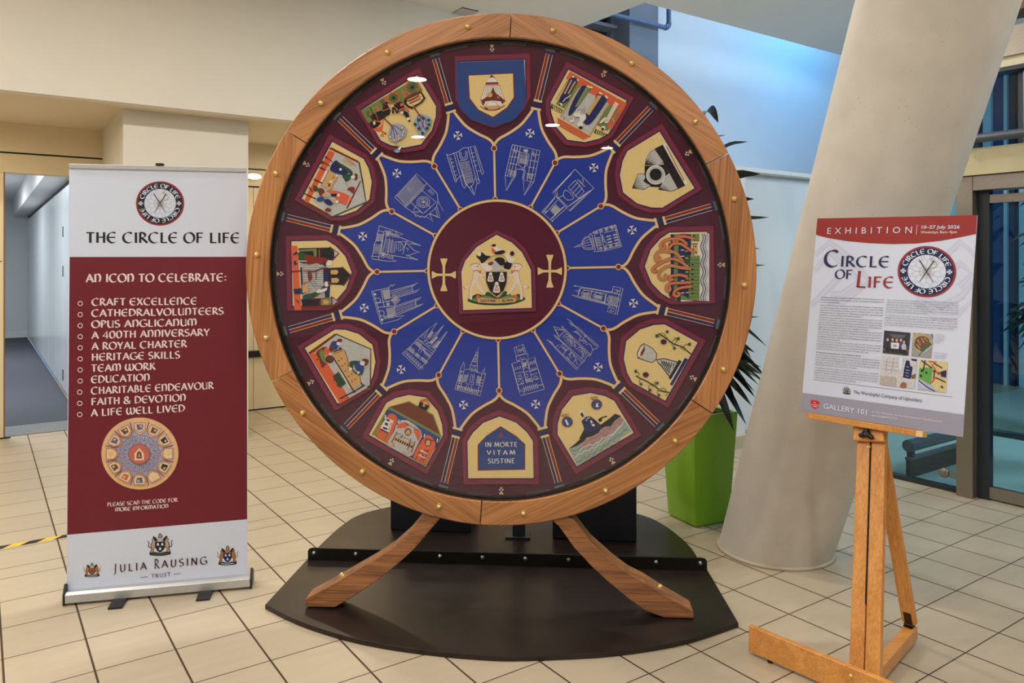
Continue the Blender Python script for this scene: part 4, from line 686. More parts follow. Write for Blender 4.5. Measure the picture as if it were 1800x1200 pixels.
A = cath(a); A.ls(SLV, w, '612,148 676,378 500,424 380,432 400,410 370,405; 612,148 440,200 330,255 360,262; 600,152 660,380; 380,215 430,425; 440,200 500,420; 365,255 400,415; 335,270 375,405; 470,250 490,300 525,355 480,320 470,250; 340,270 290,280 262,320 255,360 275,400 310,412 375,405; 250,350 165,390 250,375; 225,360 230,380; 200,370 205,385')
A.ls(SLV, 3.4, '335,275 290,300 262,345; 340,300 300,320 265,352; 345,330 300,345 262,360; 350,360 305,370 268,370; 360,390 310,395 275,385', 3); A.hatch(SLV, 6, (385,285), (410,385), (445,275), (470,370), 6); A.hatch(SLV, 4, (340,290), (370,390), (362,282), (395,385), 8); A.hatch(LGR, 13, (510,262), (535,352), (555,250), (580,340), 3); A.hatch(LGR, 13, (580,245), (605,330), (625,235), (640,320), 3)
for x, y in ((460,215),(515,200),(575,182),(505,395),(560,375),(625,360),(410,230),(455,400)): A.l(SLV, 5, circ(x, y, 15, 15, n=10), closed=True); A.c(LGR, x, y, 7, 7, 8)
A.ls(SLV, w, '500,190 620,165; 490,235 630,200; 500,370 660,330; 500,405 670,365'); cfin(A)
A = cath(a); A.ls(SLV, w, '170,790 330,818 580,860 590,798 690,820 630,1098 525,1065 545,1000 620,1010; 170,790 195,800; 245,820 215,900 150,890 200,910 520,990 545,1000; 190,848 230,845 240,820; 215,865 230,870; 240,815 330,825 580,868 665,890; 365,835 345,925; 520,870 490,980; 220,905 640,1010; 590,798 575,860; 665,815 610,1090; 225,830 230,850 218,860 226,880 212,890'); A.ls(SLV, w, '345,850 290,840 255,870 260,890 290,905 340,910; 480,890 420,865 385,885 375,905 400,925 470,935; 560,900 530,920 525,945 550,975; 580,910 560,935 575,970', 4)
A.hatch(SLV, 3.4, (265,865), (275,895), (345,860), (338,905), 5); A.hatch(SLV, 3.4, (390,885), (390,915), (475,900), (465,930), 5); A.hatch(SLV, 3.2, (500,880), (490,970), (515,885), (505,975), 12); A.hatch(SLV, 3.4, (540,890), (640,910), (535,980), (620,1000), 9); A.ls(SLV, w, '600,830 640,838 630,870 595,862; 545,1020 600,1030 590,1065 545,1055; 615,850 650,850; 570,1040 560,1060; 620,925 650,930 640,960'); A.ls(SLV, w, '270,835 500,875; 250,900 500,965'); cfin(A)
a, w = (680, 560, 8), 5.4
A = cath(a); A.ls(SLV, w, '218,488 462,718 545,620 670,455 850,178 720,310 620,400 600,390 800,90 640,250 520,330 705,58 580,150 430,280 380,340 300,420 218,488; 280,420 560,640; 300,410 580,620; 385,340 610,520; 425,285 665,465; 400,320 640,490; 445,290 520,330; 600,390 545,345; 240,470 480,700; 470,480 500,430 540,430 530,480; 655,330 545,345; 520,280 580,160; 700,400 840,185; 590,350 795,95'); A.ls(SLV, w, '450,430 480,400 520,410 530,440; 440,455 480,420 520,440 520,470', 4)
A.hatch(SLV, 4, (330,380), (400,440), (310,440), (370,500), 7); A.hatch(SLV, 4, (420,470), (470,510), (400,510), (440,545), 6); A.hatch(SLV, 4, (500,530), (570,590), (480,560), (545,625), 8); A.hatch(SLV, 4, (430,310), (500,360), (400,350), (460,410), 8); A.hatch(SLV, 5, (540,450), (620,510), (520,490), (600,560), 6)
for i in range(8): x, y = 270+i*30, 470+i*28; A.ls(SLV, 4, f'{x},{y+30} {x+8},{y-10} {x+22},{y-6} {x+24},{y+48}', 2)
A.hatch(SLV, 4, (560,250), (600,280), (640,170), (660,190), 5); A.hatch(SLV, 4, (600,330), (640,360), (700,250), (720,260), 5); A.hatch(SLV, 4, (640,400), (680,420), (740,310), (760,320), 5); A.ls(SLV, 4, '470,240 500,270; 490,220 520,250; 510,205 540,230; 640,400 690,440; 660,370 705,400; 560,300 610,340'); cfin(A)
A = cath(a); A.ls(SLV, w, '955,992 1310,1085 1390,770 1365,750 1385,680 1345,740 1340,770 1275,750 1270,640 1290,395 1200,600 1175,660 1165,710 1085,715 1090,650 1080,605 1060,660 1040,690 1030,740 1000,850 955,992; 1165,720 1230,660 1275,760; 1050,730 1000,990; 1085,720 1040,960; 1340,770 1270,1070; 1150,770 1110,910 1220,930; 1230,780 1215,920; 1180,800 1195,780 1210,800 1195,900 1165,900 1180,800; 1010,870 1080,890; 1250,920 1340,945; 985,940 1060,955; 1240,1000 1330,1020; 1030,740 1085,740; 1345,775 1390,775; 1200,600 1270,610; 1215,560 1275,570; 1235,510 1280,515; 1250,470 1284,475; 1180,650 1270,660')
A.hatch(SLV, 5, (1030,780), (1070,790), (1000,880), (1040,890), 4); A.hatch(SLV, 5, (1090,780), (1140,790), (1060,880), (1110,890), 4); A.hatch(SLV, 5, (1270,800), (1330,815), (1250,900), (1310,920), 5); A.hatch(SLV, 4, (1190,700), (1250,710), (1170,740), (1270,750), 6); A.hatch(SLV, 9, (990,930), (1300,1005), (975,980), (1285,1065), 13); A.ls(SLV, w, '1100,990 1130,930 1160,970 1190,940 1200,1010; 1110,1000 1150,980 1190,1030', 0); A.hatch(SLV, 4, (1200,600), (1260,480), (1265,610), (1285,480), 8); A.ls(SLV, 5, '1010,820 1060,830; 1290,850 1360,865; 1280,890 1350,905; 1000,900 1050,915'); cfin(A)
a = (870, 560, 8)
A = cath(a); A.ls(SLV, w, '235,632 360,595 305,590 300,530 270,405 400,360 440,480 460,490 470,570 555,535 685,960 695,990 360,1082 340,1020 235,632; 300,400 330,515 420,490 385,370; 300,530 440,490; 310,590 440,560 380,580; 245,650 340,1000 670,920 560,560; 370,600 450,910; 460,570 530,900; 390,590 400,690; 440,570 480,690; 400,720 430,680 485,700; 380,760 490,730; 345,1020 400,1010 410,1060; 620,940 680,925 695,985'); A.ls(SLV, w, '275,720 370,690; 290,770 380,745; 305,850 395,830; 325,930 410,905; 470,650 570,620; 490,740 590,700; 505,790 600,760; 525,860 620,840')
A.hatch(LGR, 15, (270,690), (370,660), (275,705), (372,675), 3); A.hatch(LGR, 13, (480,610), (560,585), (485,635), (568,610), 3); A.hatch(SLV, 5, (310,790), (370,775), (320,830), (385,815), 3); A.hatch(SLV, 5, (500,700), (580,680), (510,740), (590,715), 4); A.ls(SLV, w, '330,890 360,850 395,870 400,910 370,915 375,880; 540,850 555,805 590,810 600,845 575,850 575,825', 3); A.hatch(SLV, 5, (400,620), (440,605), (400,680), (450,660), 6); A.hatch(SLV, 6, (420,850), (500,830), (440,900), (520,880), 6); A.hatch(SLV, 8, (390,960), (600,905), (410,1030), (620,970), 8); A.l(SLV, w, circ(440,800,26,26,n=12), closed=True)
A.ls(SLV, 4, '325,440 345,420 360,440 362,475; 365,425 385,412 395,430 400,465; 345,560 360,545 370,560; 395,550 410,540 415,552', 2); A.c(SLV, 342,450,9); A.c(SLV, 375,440,9); cfin(A)
A = cath(a); A.ls(SLV, w, '1010,0 1060,30 1120,100 1180,130 1280,230 1460,385 1430,420 1380,430 1340,520 1290,530 1240,610 1190,650 1150,720 900,470 820,380 780,330 725,292 800,330 830,370; 830,225 900,280 1260,600; 830,225 850,260 900,300; 940,100 1000,160 1350,510; 940,100 955,140 985,170; 825,105 890,250 985,165 825,105; 850,150 900,240; 850,150 960,160; 890,265 990,170; 900,290 1230,620; 985,180 1330,520; 1120,190 1150,160; 900,410 960,350 1010,400; 1040,40 1090,110; 960,500 1030,420; 1100,180 1160,200 1170,170; 1180,300 1220,240; 1280,230 1240,280 1180,320; 760,320 1170,700; 1070,60 1440,400')
A.ls(SLV, w, '950,260 1000,220 1060,240 1120,330 1110,400; 970,270 1000,250 1050,260 1090,330; 1140,430 1200,400 1250,440 1280,520; 1170,450 1210,430 1240,470 1250,550; 1190,470 1220,460 1230,510 1220,560; 1040,520 1080,470 1130,560 1160,650; 1280,370 1330,350 1360,400 1370,430; 1220,310 1260,300 1290,340', 4); A.hatch(SLV, 4, (990,270), (1090,370), (1030,260), (1110,340), 7); A.hatch(SLV, 4, (960,290), (1060,400), (1060,280), (1110,380), 5); A.hatch(SLV, 5, (930,400), (990,460), (960,380), (1020,440), 6); A.hatch(SLV, 5, (1130,190), (1200,250), (1160,180), (1220,240), 6); A.ls(SLV, w, '1030,510 1080,460 1050,560 1110,520; 1220,320 1270,290 1240,350 1290,330; 850,400 900,360; 1010,530 1060,600; 1100,610 1150,560'); A.ls(SLV, w, '1110,380 1120,360 1140,380 1130,410'); cfin(A)
# legs
def yleg(b): return -.045+.057*min(1, max(0, (WZ+b-.05)/.35))    # the legs lean back from the feet to the ring
def fleg(u, v):
    y = 0.0
    for _ in range(4): a, b = wplane(y)(u, v); y = yleg(b)
    return (a, b)
cL = lambda t: [fleg(420+x/1.957, 860+y/1.957) for x, y in pts(t)]
LEFT = '640,72 612,115 580,153 528,200 468,240 408,275 352,308 300,338 228,376 228,404 330,406 385,374 440,338 490,302 545,258 600,208 650,150 700,80'
cR = lambda t: [fleg(840+x/4.5, 1020+y/4.5) for x, y in pts(t)]
RIGHT = '650,-640 760,-480 900,-300 1080,-140 1200,-50 1320,10 1480,112 1705,242 1710,318 1470,306 1330,240 1200,152 1020,2 900,-110 760,-260 640,-430 560,-560'
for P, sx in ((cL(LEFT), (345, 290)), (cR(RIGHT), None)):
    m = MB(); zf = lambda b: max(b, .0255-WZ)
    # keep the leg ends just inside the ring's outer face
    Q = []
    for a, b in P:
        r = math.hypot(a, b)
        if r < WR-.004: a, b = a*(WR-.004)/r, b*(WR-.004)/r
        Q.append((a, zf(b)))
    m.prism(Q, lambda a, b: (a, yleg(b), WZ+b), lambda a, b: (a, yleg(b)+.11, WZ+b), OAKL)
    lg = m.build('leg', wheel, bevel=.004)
    c = cL('345,313')[0] if sx else cR('1450,94')[0]
    s = ob('stud', stud_me, lg); s.location = (c[0], yleg(c[1])+.055, WZ+c[1]-.003); s.rotation_euler = (0, (-.62 if sx else .55), 0)
m = MB(); m.box((-.02,.88,.0226),(.12,1.0,.034), DKG); P_ = [(.90,.034),(.98,.034),(.98,.20),(.20,1.02),(.142,1.02),(.142,.94),(.90,.17)]
m.prism(P_, lambda a, b: (.02, a, b), lambda a, b: (.09, a, b), DKG); m.build('prop_bracket', wheel, bevel=.003)
# ---- steel base
STE = mat('bronze_steel', (52, 43, 40), .38, .55, vary=.22, scale=7, coat=.1); STD = mat('black_steel', (30, 27, 27), .42, .5, vary=.1); BLT_ = mat('zinc_bolt', (170, 174, 180), .3, .9)
def fl(u, v, z=0.0):
    Y = F*(EYE-z)/(v-HZ); return ((u-900)/F*Y, Y)
base = thing('steel_base', 'lens-shaped dark bronze steel plate in two bolted halves under the round embroidery case', 'base', (WX, WY+.15, 0))
BO = Vector((WX, WY+.15, 0))
def bl(u, v, z): x, y = fl(u, v, z); return (x-BO.x, y-BO.y)
ft = smooth([bl(u, v, .02) for u, v in ((466,1063),(520,1090),(591,1114),(660,1130),(747,1143),(830,1151),(900,1154),(1000,1151),(1074,1146),(1150,1136),(1217,1122),(1298,1095))], 4)
front = ft+[bl(1243,1001,.02), bl(541,982,.02)]
m = MB(); m.prism(front, lambda a, b: (a, b, .002), lambda a, b: (a, b, .022), STE); m.build('front_plate', base, bevel=.002)
rr = smooth([bl(u, v, .02) for u, v in ((1240,996),(1230,986),(1207,954.5),(1161,919),(1117,902),(1040,884),(950,872),(860,869),(760,876),(685,891),(634,904),(599,925),(558,963),(545,978))], 4)
m = MB(); m.prism(rr, lambda a, b: (a, b, .002), lambda a, b: (a, b, .022), STE); m.build('rear_plate', base, bevel=.002)
a, b = Vector(bl(541, 984, .02)), Vector(bl(1243, 1003, .02)); dv = (b-a).normalized(); nv = Vector((-dv.y, dv.x)); ln = (b-a).length
m = MB(); n = 12; prof = [(0,.0)]+[(.025-.025*math.cos(math.radians(t)), .046+.016*math.sin(math.radians(t))) for t in (0,45,90)]+[(ln-.025+.025*math.sin(math.radians(t)), .046+.016*math.cos(math.radians(t))) for t in (0,45,90)]+[(ln,.0)]
m.prism([(s, .022+h) for s, h in prof], lambda s, z: (a.x+dv.x*s, a.y+dv.y*s, z), lambda s, z: (a.x+dv.x*s+nv.x*.012, a.y+dv.y*s+nv.y*.012, z), STD); fg = m.build('joint_flange', base, bevel=.0015)
bolt_me = None
for i in range(10):
    if bolt_me is None: m = MB(); m.lathe([(.011,0),(.011,.003),(.007,.003),(.007,.009),(.004,.011)], Matrix.Identity(4), BLT_, 12); o = m.build('bolt', fg); bolt_me = o.data
    else: o = ob('bolt', bolt_me, fg)
    s = .035+(ln-.07)*i/9; o.location = (a.x+dv.x*s, a.y+dv.y*s, .058); o.rotation_euler = (math.pi/2, 0, math.atan2(dv.y, dv.x))
# ballast boxes
BXM = mat('black_ballast', (20, 24, 34), .5, vary=.05)
for (u0, v0, u1, v1, lab) in ((686,931,827,937,'black ballast box behind the left curved oak leg on the rear steel plate'), (971,947,1119,953,'black ballast box behind the right curved oak leg on the rear steel plate')):
    p0 = fl(u0, v0, .022); p1 = fl(u1, v1, .022); L_ = math.hypot(p1[0]-p0[0], p1[1]-p0[1]); an = math.atan2(p1[1]-p0[1], p1[0]-p0[0])
    t = thing('ballast_box', lab, 'box', (p0[0], p0[1], .0222), an, 'ballast boxes on the base')
    m = MB(); m.box((0,0,0),(L_,.28,.42), BXM); m.build('body', t, bevel=.008); m = MB(); m.box((-.003,-.003,.42),(L_+.003,.283,.47), BXM); m.build('lid', t, bevel=.006)
# ---------------------------------------------------------------- round emblem used on banner and poster
INK = mat('black_ink', (18, 18, 22), .6); NVI = mat('navy_ink', (16, 22, 78), .6); RDI = mat('red_ink', (150, 34, 40), .6); WPR = mat('white_print', (212, 222, 243), .55, vary=.01); GRI = mat('grey_ink', (176, 178, 196), .6); GDI = mat('gold_ink', (186, 158, 96), .6)
def emblem(A, C, ring):
    """unit-circle drawing; C maps unit coordinates to plane metres"""
    R = lambda m, polys: A.raw(m, [[C(*q) for q in P] for P in polys])
    R(RDI, [circ(0,0,1,n=64)]); R(ring, [circ(0,0,.93,n=64)]); R(WPR, [circ(0,0,.655,n=48)])
    for k in range(12):
        a = math.radians(30*k); c, s = math.cos(a), math.sin(a); rot = lambda x, y: (x*c-y*s, x*s+y*c)
        R(GRI, ribbon([rot(.22,0), rot(.42,0)], .016)+ribbon([rot(.64,.11), rot(.50,.10), rot(.42,0), rot(.50,-.10), rot(.64,-.11)], .016))
    R(GRI, [circ(0,0,.17,n=24)])
    for i in range(20):
        a0 = 100+i*13; R(GDI, ribbon(circ(0,0,.24,.24,a0,a0+8,2), .022))
    R(GDI, ribbon(smooth([(.08,.16),(.22,.15),(.33,.25),(.30,.38),(.16,.42),(.13,.50),(.24,.56)], 5), .022))
    for sg in (-1, 1):
        R(INK, ribbon([(sg*.27,.47),(0,0),(-sg*.27,-.47)], [.035,.03,.008])); R(WPR, ribbon([(sg*.265,.46),(sg*.24,.415)], .012))
    for mid, (text) in ((0, 'CIRCLE OF LIFE'), (180, 'CIRCLE OF LIFE')):
        P, w = pen_polys(text, GL, pen=.17, thin=.06, gap=.09); Q = []
        for q in P:
            S_ = []
            for x, y in q:
                t = math.radians(mid-74+148*x/w); rr = .70+y*.175; S_.append((math.sin(t)*rr, math.cos(t)*rr))
            Q.append(S_)
        R(WPR, Q)
    for sx in (-1, 1):
        for k in range(4):
            a = math.radians(90*k); c, s = math.cos(a), math.sin(a); R(WPR, [[(sx*.79+x*c-y*s, x*s+y*c) for x, y in ((.012,.012),(.10,.05),(.085,0),(.10,-.05),(.012,-.012))]])
def crest(A, to, k, kind):
    """small heraldic achievement; to maps (x,y) in -1..1 to plane metres"""
    R = lambda m, P: A.raw(m, [[to(x, y) for x, y in P]])
    body = GDI if kind != 0 else mat('beige_ink', (186, 160, 138), .6); sh = {0: INK, 1: mat('rust_ink', (120, 60, 30), .6), 2: NVI}[kind]; bd = mat('amber_ink', (176, 116, 44), .6) if kind else body
    for sx in (-1, 1):
        R(INK, smooth([(sx*x, y) for x, y in ((.30,-.05),(.38,.30),(.52,.42),(.66,.36),(.62,.20),(.74,-.10),(.70,-.45),(.82,-.70),(.52,-.72),(.50,-.35),(.36,-.30))], 3, True))
        R(bd, smooth([(sx*x, y) for x, y in ((.34,-.02),(.42,.26),(.53,.37),(.62,.33),(.57,.18),(.68,-.10),(.64,-.45),(.74,-.66),(.57,-.67),(.54,-.33),(.40,-.26))], 3, True))
        A.raw(bd if kind else INK, [[to(*q) for q in Q] for Q in ribbon(smooth([(sx*.70,-.30),(sx*.90,-.20),(sx*.86,.10),(sx*.96,.26)], 4), .06)])
    R(INK, smooth([(-.80,-.72),(-.4,-.66),(0,-.74),(.4,-.66),(.80,-.72),(.74,-.90),(0,-.98),(-.74,-.90)], 3, True))
    if kind == 0: R(mat('moss_ink', (60, 62, 44), .6), smooth([(-.72,-.76),(-.4,-.71),(0,-.80),(.4,-.71),(.72,-.76),(.6,-.86),(0,-.92),(-.6,-.86)], 3, True))
    else: R(WPR, [(-.6,-.78),(0,-.84),(.6,-.78),(.56,-.84),(0,-.90),(-.56,-.84)])
    R(sh, smooth([(-.36,.16),(.36,.16),(.34,-.35),(.18,-.58),(0,-.70),(-.18,-.58),(-.34,-.35)], 2, True))
    for x, y in ((-.17,-.02),(.17,-.02),(0,-.38)): R(WPR if kind != 1 else bd, [(x-.04,y+.10),(x+.04,y+.10),(x+.10,y-.12),(x-.10,y-.12)])
    R(GRI if kind != 2 else bd, smooth([(-.18,.18),(-.22,.36),(-.08,.50),(.12,.48),(.22,.30),(.14,.18)], 3, True))
    for sx in (-1, 1):
        R(INK, smooth([(sx*.20,.30),(sx*.34,.52),(sx*.50,.62),(sx*.58,.50),(sx*.42,.40),(sx*.36,.20)], 3, True))
    R(INK, smooth([(-.14,.50),(-.12,.72),(0,.86),(.12,.70),(.20,.58),(.10,.52)], 3, True)); R(body, smooth([(-.08,.54),(-.06,.70),(.02,.78),(.07,.66),(.12,.58)], 3, True))
# ================================================================ roll-up banner
BX, BY, BA = -2.078, 3.566, math.atan2(.228, .9737)
ban = thing('roll_up_banner', 'white and maroon roll-up banner with bullet list, left of the big round case', 'banner', (BX, BY, 0), BA)
BR = Matrix.Rotation(BA, 3, 'Z'); LEAN = .0175; up = Vector((0, LEAN, 1)).normalized(); nr = Vector((0, 1, -LEAN)).normalized(); B0 = Vector((0, .045, .05))
bpx = pix_plane(Vector((BX, BY, 0))+BR @ B0, BR @ Vector((1, 0, 0)), BR @ up, BR @ nr)
def b3(a, b, l): v = B0+Vector((a, 0, 0))+up*b-nr*l; return tuple(v)
ALU = mat('satin_aluminium', (198, 200, 202), .35, .6, vary=.03); BPL = mat('black_plastic', (20, 20, 22), .45)
MRN = mat('maroon_print', (110, 14, 38), .5, vary=.02); CRM = mat('white_print_on_maroon', (236, 222, 226), .55, vary=.01)
sheet = Art(lambda u, v: bpx(u, v), b3); cs = [(121.5,291.5),(433.5,298.5),(435,1016),(117,1047)]
q = [bpx(*c) for c in cs]
sheet.mb.prism([q[3], q[2], q[1], q[0]], lambda a, b: b3(a, b, 0), lambda a, b: b3(a, b, -.0012), WPR)
sheet.lay = .0003; sheet.p(MRN, [(122.6,451.5),(433.7,451.2),(434.4,912.2),(118.2,939.5)])
sh_o = sheet.build('graphic_sheet', ban)
def cr3(ox, oy, s): return lambda x, y: bpx(ox+x/s, oy+y/s)
C1, C2, C3 = cr3(100,270,2.9257), cr3(100,670,2.857), cr3(130,890,5.806)
T = Art(C1, b3, base=.0008); k1 = 3.62/1350/2.9257
def line(T, m, C, text, a, b, h, **k): put_text(T, m, pen_polys(text, **k), C(*a), C(*b), h)
hp = lambda C, x, y, h: abs(C(x, y-h)[1]-C(x, y)[1])
line(T, INK, C1, 'THE CIRCLE OF LIFE', (150,458), (940,459), hp(C1,500,458,53), pen=.17)
line(T, CRM, C1, 'AN ICON TO CELEBRATE:', (150,661), (873,656), hp(C1,500,655,41), pen=.17, thin=.06)
for t, a, b in (('CRAFT EXCELLENCE',(180,781),(720,775)), ('CATHEDRALVOLUNTEERS',(179,838),(857,826)), ('OPUS ANGLICANUM',(179,895),(718,884)), ('A 400TH ANNIVERSARY',(180,951),(785,935)), ('A ROYAL CHARTER',(180,1008),(668,994)), ('HERITAGE SKILLS',(179,1064),(633,1051)), ('TEAM WORK',(177,1121),(507,1110)), ('EDUCATION',(177,1179),(478,1167))): line(T, CRM, C1, t, a, b, hp(C1,400,900,36), pen=.16, thin=.06)
for t, a, b in (('CHARITABLE ENDEAVOUR',(173,65),(787,37)), ('FAITH & DEVOTION',(173,120),(648,98)), ('A LIFE WELL LIVED',(173,175),(643,151))): line(T, CRM, C2, t, a, b, hp(C2,400,100,35), pen=.16, thin=.06)
for t, a, b in (('PLEASE SCAN THE CODE FOR',(254,628),(606,603)), ('MORE INFORMATION',(294,653),(560,634))): line(T, CRM, C2, t, a, b, hp(C2,400,600,19), pen=.15, thin=.07)
for C, x, y in [(C1,121,770+56.9*i) for i in range(8)]+[(C2,116,54),(C2,116,110),(C2,116,166)]: T.raw(CRM, [[C(*p) for p in Q] for Q in ribbon(circ(x,y,11.5,11,n=20), 3.6, True)])
JI = mat('plum_ink', (74, 24, 44), .6)
P, w = pen_polys('J', ROMAN, pen=.10, thin=.05); put_text(T, JI, (P, w), C3(408,672), C3(438,670), hp(C3,430,660,92))
line(T, JI, C3, 'ULIA', (470,664), (742,638), hp(C3,600,650,74), font=ROMAN, pen=.12, thin=.05, gap=.34)
line(T, JI, C3, 'R', (822,632), (872,628), hp(C3,850,630,96), font=ROMAN, pen=.10, thin=.05)
line(T, JI, C3, 'AUSING', (895,622), (1358,582), hp(C3,1100,600,74), font=ROMAN, pen=.12, thin=.05, gap=.30)
put_text(T, JI, sans_polys('TRUST', 1.25), C3(792,726), C3(988,706), hp(C3,890,715,42))
for a, b in (((680,719),(757,713)), ((1018,686),(1090,680))): T.raw(JI, [ribbon([C3(*a), C3(*b)], .0022)[0]])
T.build('printed_lettering', sh_o)
E1 = Art(C1, b3, base=.0008); emblem(E1, lambda x, y: C1(531+124*x, 256-114*y), mat('ink_ring', (22, 20, 40), .6)); E1.build('printed_emblem', sh_o)
for C, x, y, r, ry, kd in ((C3,880,378,132,126,0), (C3,186,640,92,80,1), (C3,1568,490,112,110,2)):
    E2 = Art(C, b3, base=.0008); crest(E2, lambda a, b: C(x+r*a, y-ry*b-.04*r*a), 1, kd); E2.build('printed_crest', sh_o)
# small printed picture of the wheel
M_ = Art(C2, b3, base=.0008); pc = {n: mat('print_'+n, c, .6, vary=.12, scale=90) for n, c in dict(rim=(226,186,130), rose=(206,140,120), pink=(222,184,168), lilac=(176,172,200), coral=(196,104,92), line=(110,70,70), cream=(226,206,160), slate=(92,96,136), dark=(40,42,60)).items()}
U = lambda x, y: C2(417+196*x, 362-183*y); R = lambda m, P: M_.raw(pc[m], [[U(*p) for p in Q] for Q in P])
R('line', [circ(0,0,1.0,n=64)]); R('rim', [circ(0,0,.985,n=64)]); R('pink', [circ(0,0,.90,n=64)])
arc_ = [(r/440, t/440) for r, t in archs]
sp_ = []
for k in range(12):
    f = lambda r, t: (math.sin(math.radians(30*k))*r+math.cos(math.radians(30*k))*t, math.cos(math.radians(30*k))*r-math.sin(math.radians(30*k))*t)
    sp_ += [f(r, -t) for r, t in arc_[::-1]]+[f(r, t) for r, t in arc_[1:]]
R('lilac', [sp_])
for k in range(12):
    f = lambda r, t: (math.sin(math.radians(30*k))*r+math.cos(math.radians(30*k))*t, math.cos(math.radians(30*k))*r-math.sin(math.radians(30*k))*t)
    R('rose', [[f(r/440, t/440) for r, t in OUT]]); R('line', [[f(r/440, t/440) for r, t in NAV]]); R('cream', [[f(r/440, t/440) for r, t in GLD]])
    R(('slate','line','dark','cream','dark','cream','slate','coral','line','rim','slate','line')[k], [[f(.80,-.09),f(.80,.09),f(.66,.07),f(.64,-.06)]]); R('rim', [[f(.76,-.02),f(.78,.06),f(.70,.04)]])
    R('line', [q for sg in (-1, 1) for q in ribbon([f(r, sg*t) for r, t in arc_], .012)]); R('line', ribbon([f(.27,0), f(.48,0)], .01))
    g = lambda r, t: (math.sin(math.radians(30*k+15))*r+math.cos(math.radians(30*k+15))*t, math.cos(math.radians(30*k+15))*r-math.sin(math.radians(30*k+15))*t)
    R('line', ribbon([g(.66,0), g(.89,0)], .022)); R('slate', ribbon([g(.50,-.07), g(.50,.07), g(.40,.06), g(.36,0), g(.40,-.06), g(.50,-.07)], .012)+ribbon([g(.50,0), g(.34,.02)], .012))
R('coral', [circ(0,0,.27,n=32)]); R('line', ribbon(circ(0,0,.27,n=32), .014, True)); R('cream', [[(-.12,-.17),(.12,-.17),(.12,.02),(0,.17),(-.12,.02)]]); R('line', [[(-.07,-.12),(.07,-.12),(.06,.03),(0,.09),(-.06,.03)]]); R('rose', [[(-.03,-.08),(.03,-.08),(0,.04)]])
M_.build('printed_picture', sh_o)
# hardware
m = MB(); L_ = .820; prof = [(0,.012),(0,.050),(.012,.060),(.085,.060),(.098,.045),(.098,.012)]
m.prism(prof, lambda a, b: (0, a, b), lambda a, b: (L_, a, b), ALU); m.build('base_cassette', ban, bevel=.002)
for x0, x1 in ((-.008,.0005), (L_-.0005,L_+.008)):
    m = MB(); m.prism([(-.003,.004),(-.003,.055),(.02,.095),(.03,.095),(.09,.064),(.103,.045),(.103,.004)], lambda a, b: (x0, a, b), lambda a, b: (x1, a, b), BPL); m.build('end_cap', ban, bevel=.0015)
for x in (.205, .585):
    m = MB(); m.prism([(-.085,.0),(-.085,.010),(-.005,.014),(.095,.012),(.095,.0)], lambda a, b: (x, a, b), lambda a, b: (x+.062, a, b), BPL); m.hx = 0; m.build('foot', ban, bevel=.002)
tl, tr = Vector(b3(*q[0], .004)), Vector(b3(*q[1], .004))
m = MB(); m.box((0,-.006,-.012),((tr-tl).length,.012,.010), ALU); o = m.build('top_rail', ban, bevel=.003); o.location = tl; o.rotation_euler = (0, -math.asin((tr-tl).z/(tr-tl).length), 0)
mid = (tl+tr)/2
m = MB(); m.box((-.018,-.008,.008),(.018,.020,.022), BPL); o = m.build('clip', ban, bevel=.002); o.location = mid
m = MB(); m.tube([(.40,.070,.04),(mid.x,mid.y+.022,mid.z+.005)], .008, ALU); m.build('pole', ban)
# ================================================================ poster on a beech easel
BEE = wood_mat('beech', (186, 118, 50), (222, 158, 82), .4, .2, 1.3); BEZ = wood_mat('beech_upright', (186, 118, 50), (222, 158, 82), .4, .2, 1.3, 2)
PC = Vector((1.511, 3.12, 1.369)); yw, ln_, rl = math.radians(-45), .154, -.02
r0 = Vector((math.cos(yw), math.sin(yw), 0)); nb = Vector((-math.sin(yw), math.cos(yw), 0)); u0 = Vector((0, 0, 1))*math.cos(ln_)+nb*math.sin(ln_)
PRX = r0*math.cos(rl)+u0*math.sin(rl); PUX = u0*math.cos(rl)-r0*math.sin(rl); PNX = PRX.cross(PUX)*-1        # normal, pointing away from the viewer
pos = thing('exhibition_poster', 'white board poster with red header and dates leaning on the wooden easel', 'poster', PC)
pos.rotation_euler = Matrix((PRX, PNX, PUX)).transposed().to_euler()
pw, ph = .310, .4205
ppx = pix_plane(PC, PRX, PUX, PNX); p3 = lambda a, b, l: (a, -l, b)
m = MB(); m.box((-pw,0,-ph),(pw,.006,ph), mat('foam_board', (208,216,238), .5, vary=.01)); bd = m.build('board', pos)
def pc_(ox, oy, s):
    def fn(x, y):
        a, b = ppx(ox+x/s, oy+y/s); return (max(-pw, min(pw, a)), max(-ph, min(ph, b)))
    return fn
K5, K6, K7 = pc_(1420,370,6), pc_(1420,500,6), pc_(1400,580,6)
LAV = mat('lavender_print', (196, 202, 227), .5, vary=.01); HDR = mat('red_header_print', (146, 16, 4), .5, vary=.03); GBD = mat('grey_band_print', (152, 152, 172), .5, vary=.01); PWH = mat('poster_white', (208, 216, 238), .5, vary=.01)
A = Art(K5, p3, base=.0004)
for i_m, t in enumerate(('60,470 230,335 420,480 660,745 380,960 200,960', '60,640 230,440 430,620 540,745 360,880 230,880', '20,1000 140,900 330,700', '1130,960 1330,1120 1560,1120 1760,960', '1360,560 1610,330 1780,470', '1480,660 1610,560 1740,660 1600,800', '1150,880 1400,1010 1620,900 1760,760')):
    if i_m == 3: A.build('printed_motif', bd); A = Art(K5, p3, base=.0004)
    A.l(LAV, 74, t); A.l(PWH, 9, t)
A.build('printed_motif', bd); A = Art(K5, p3, base=.0013)
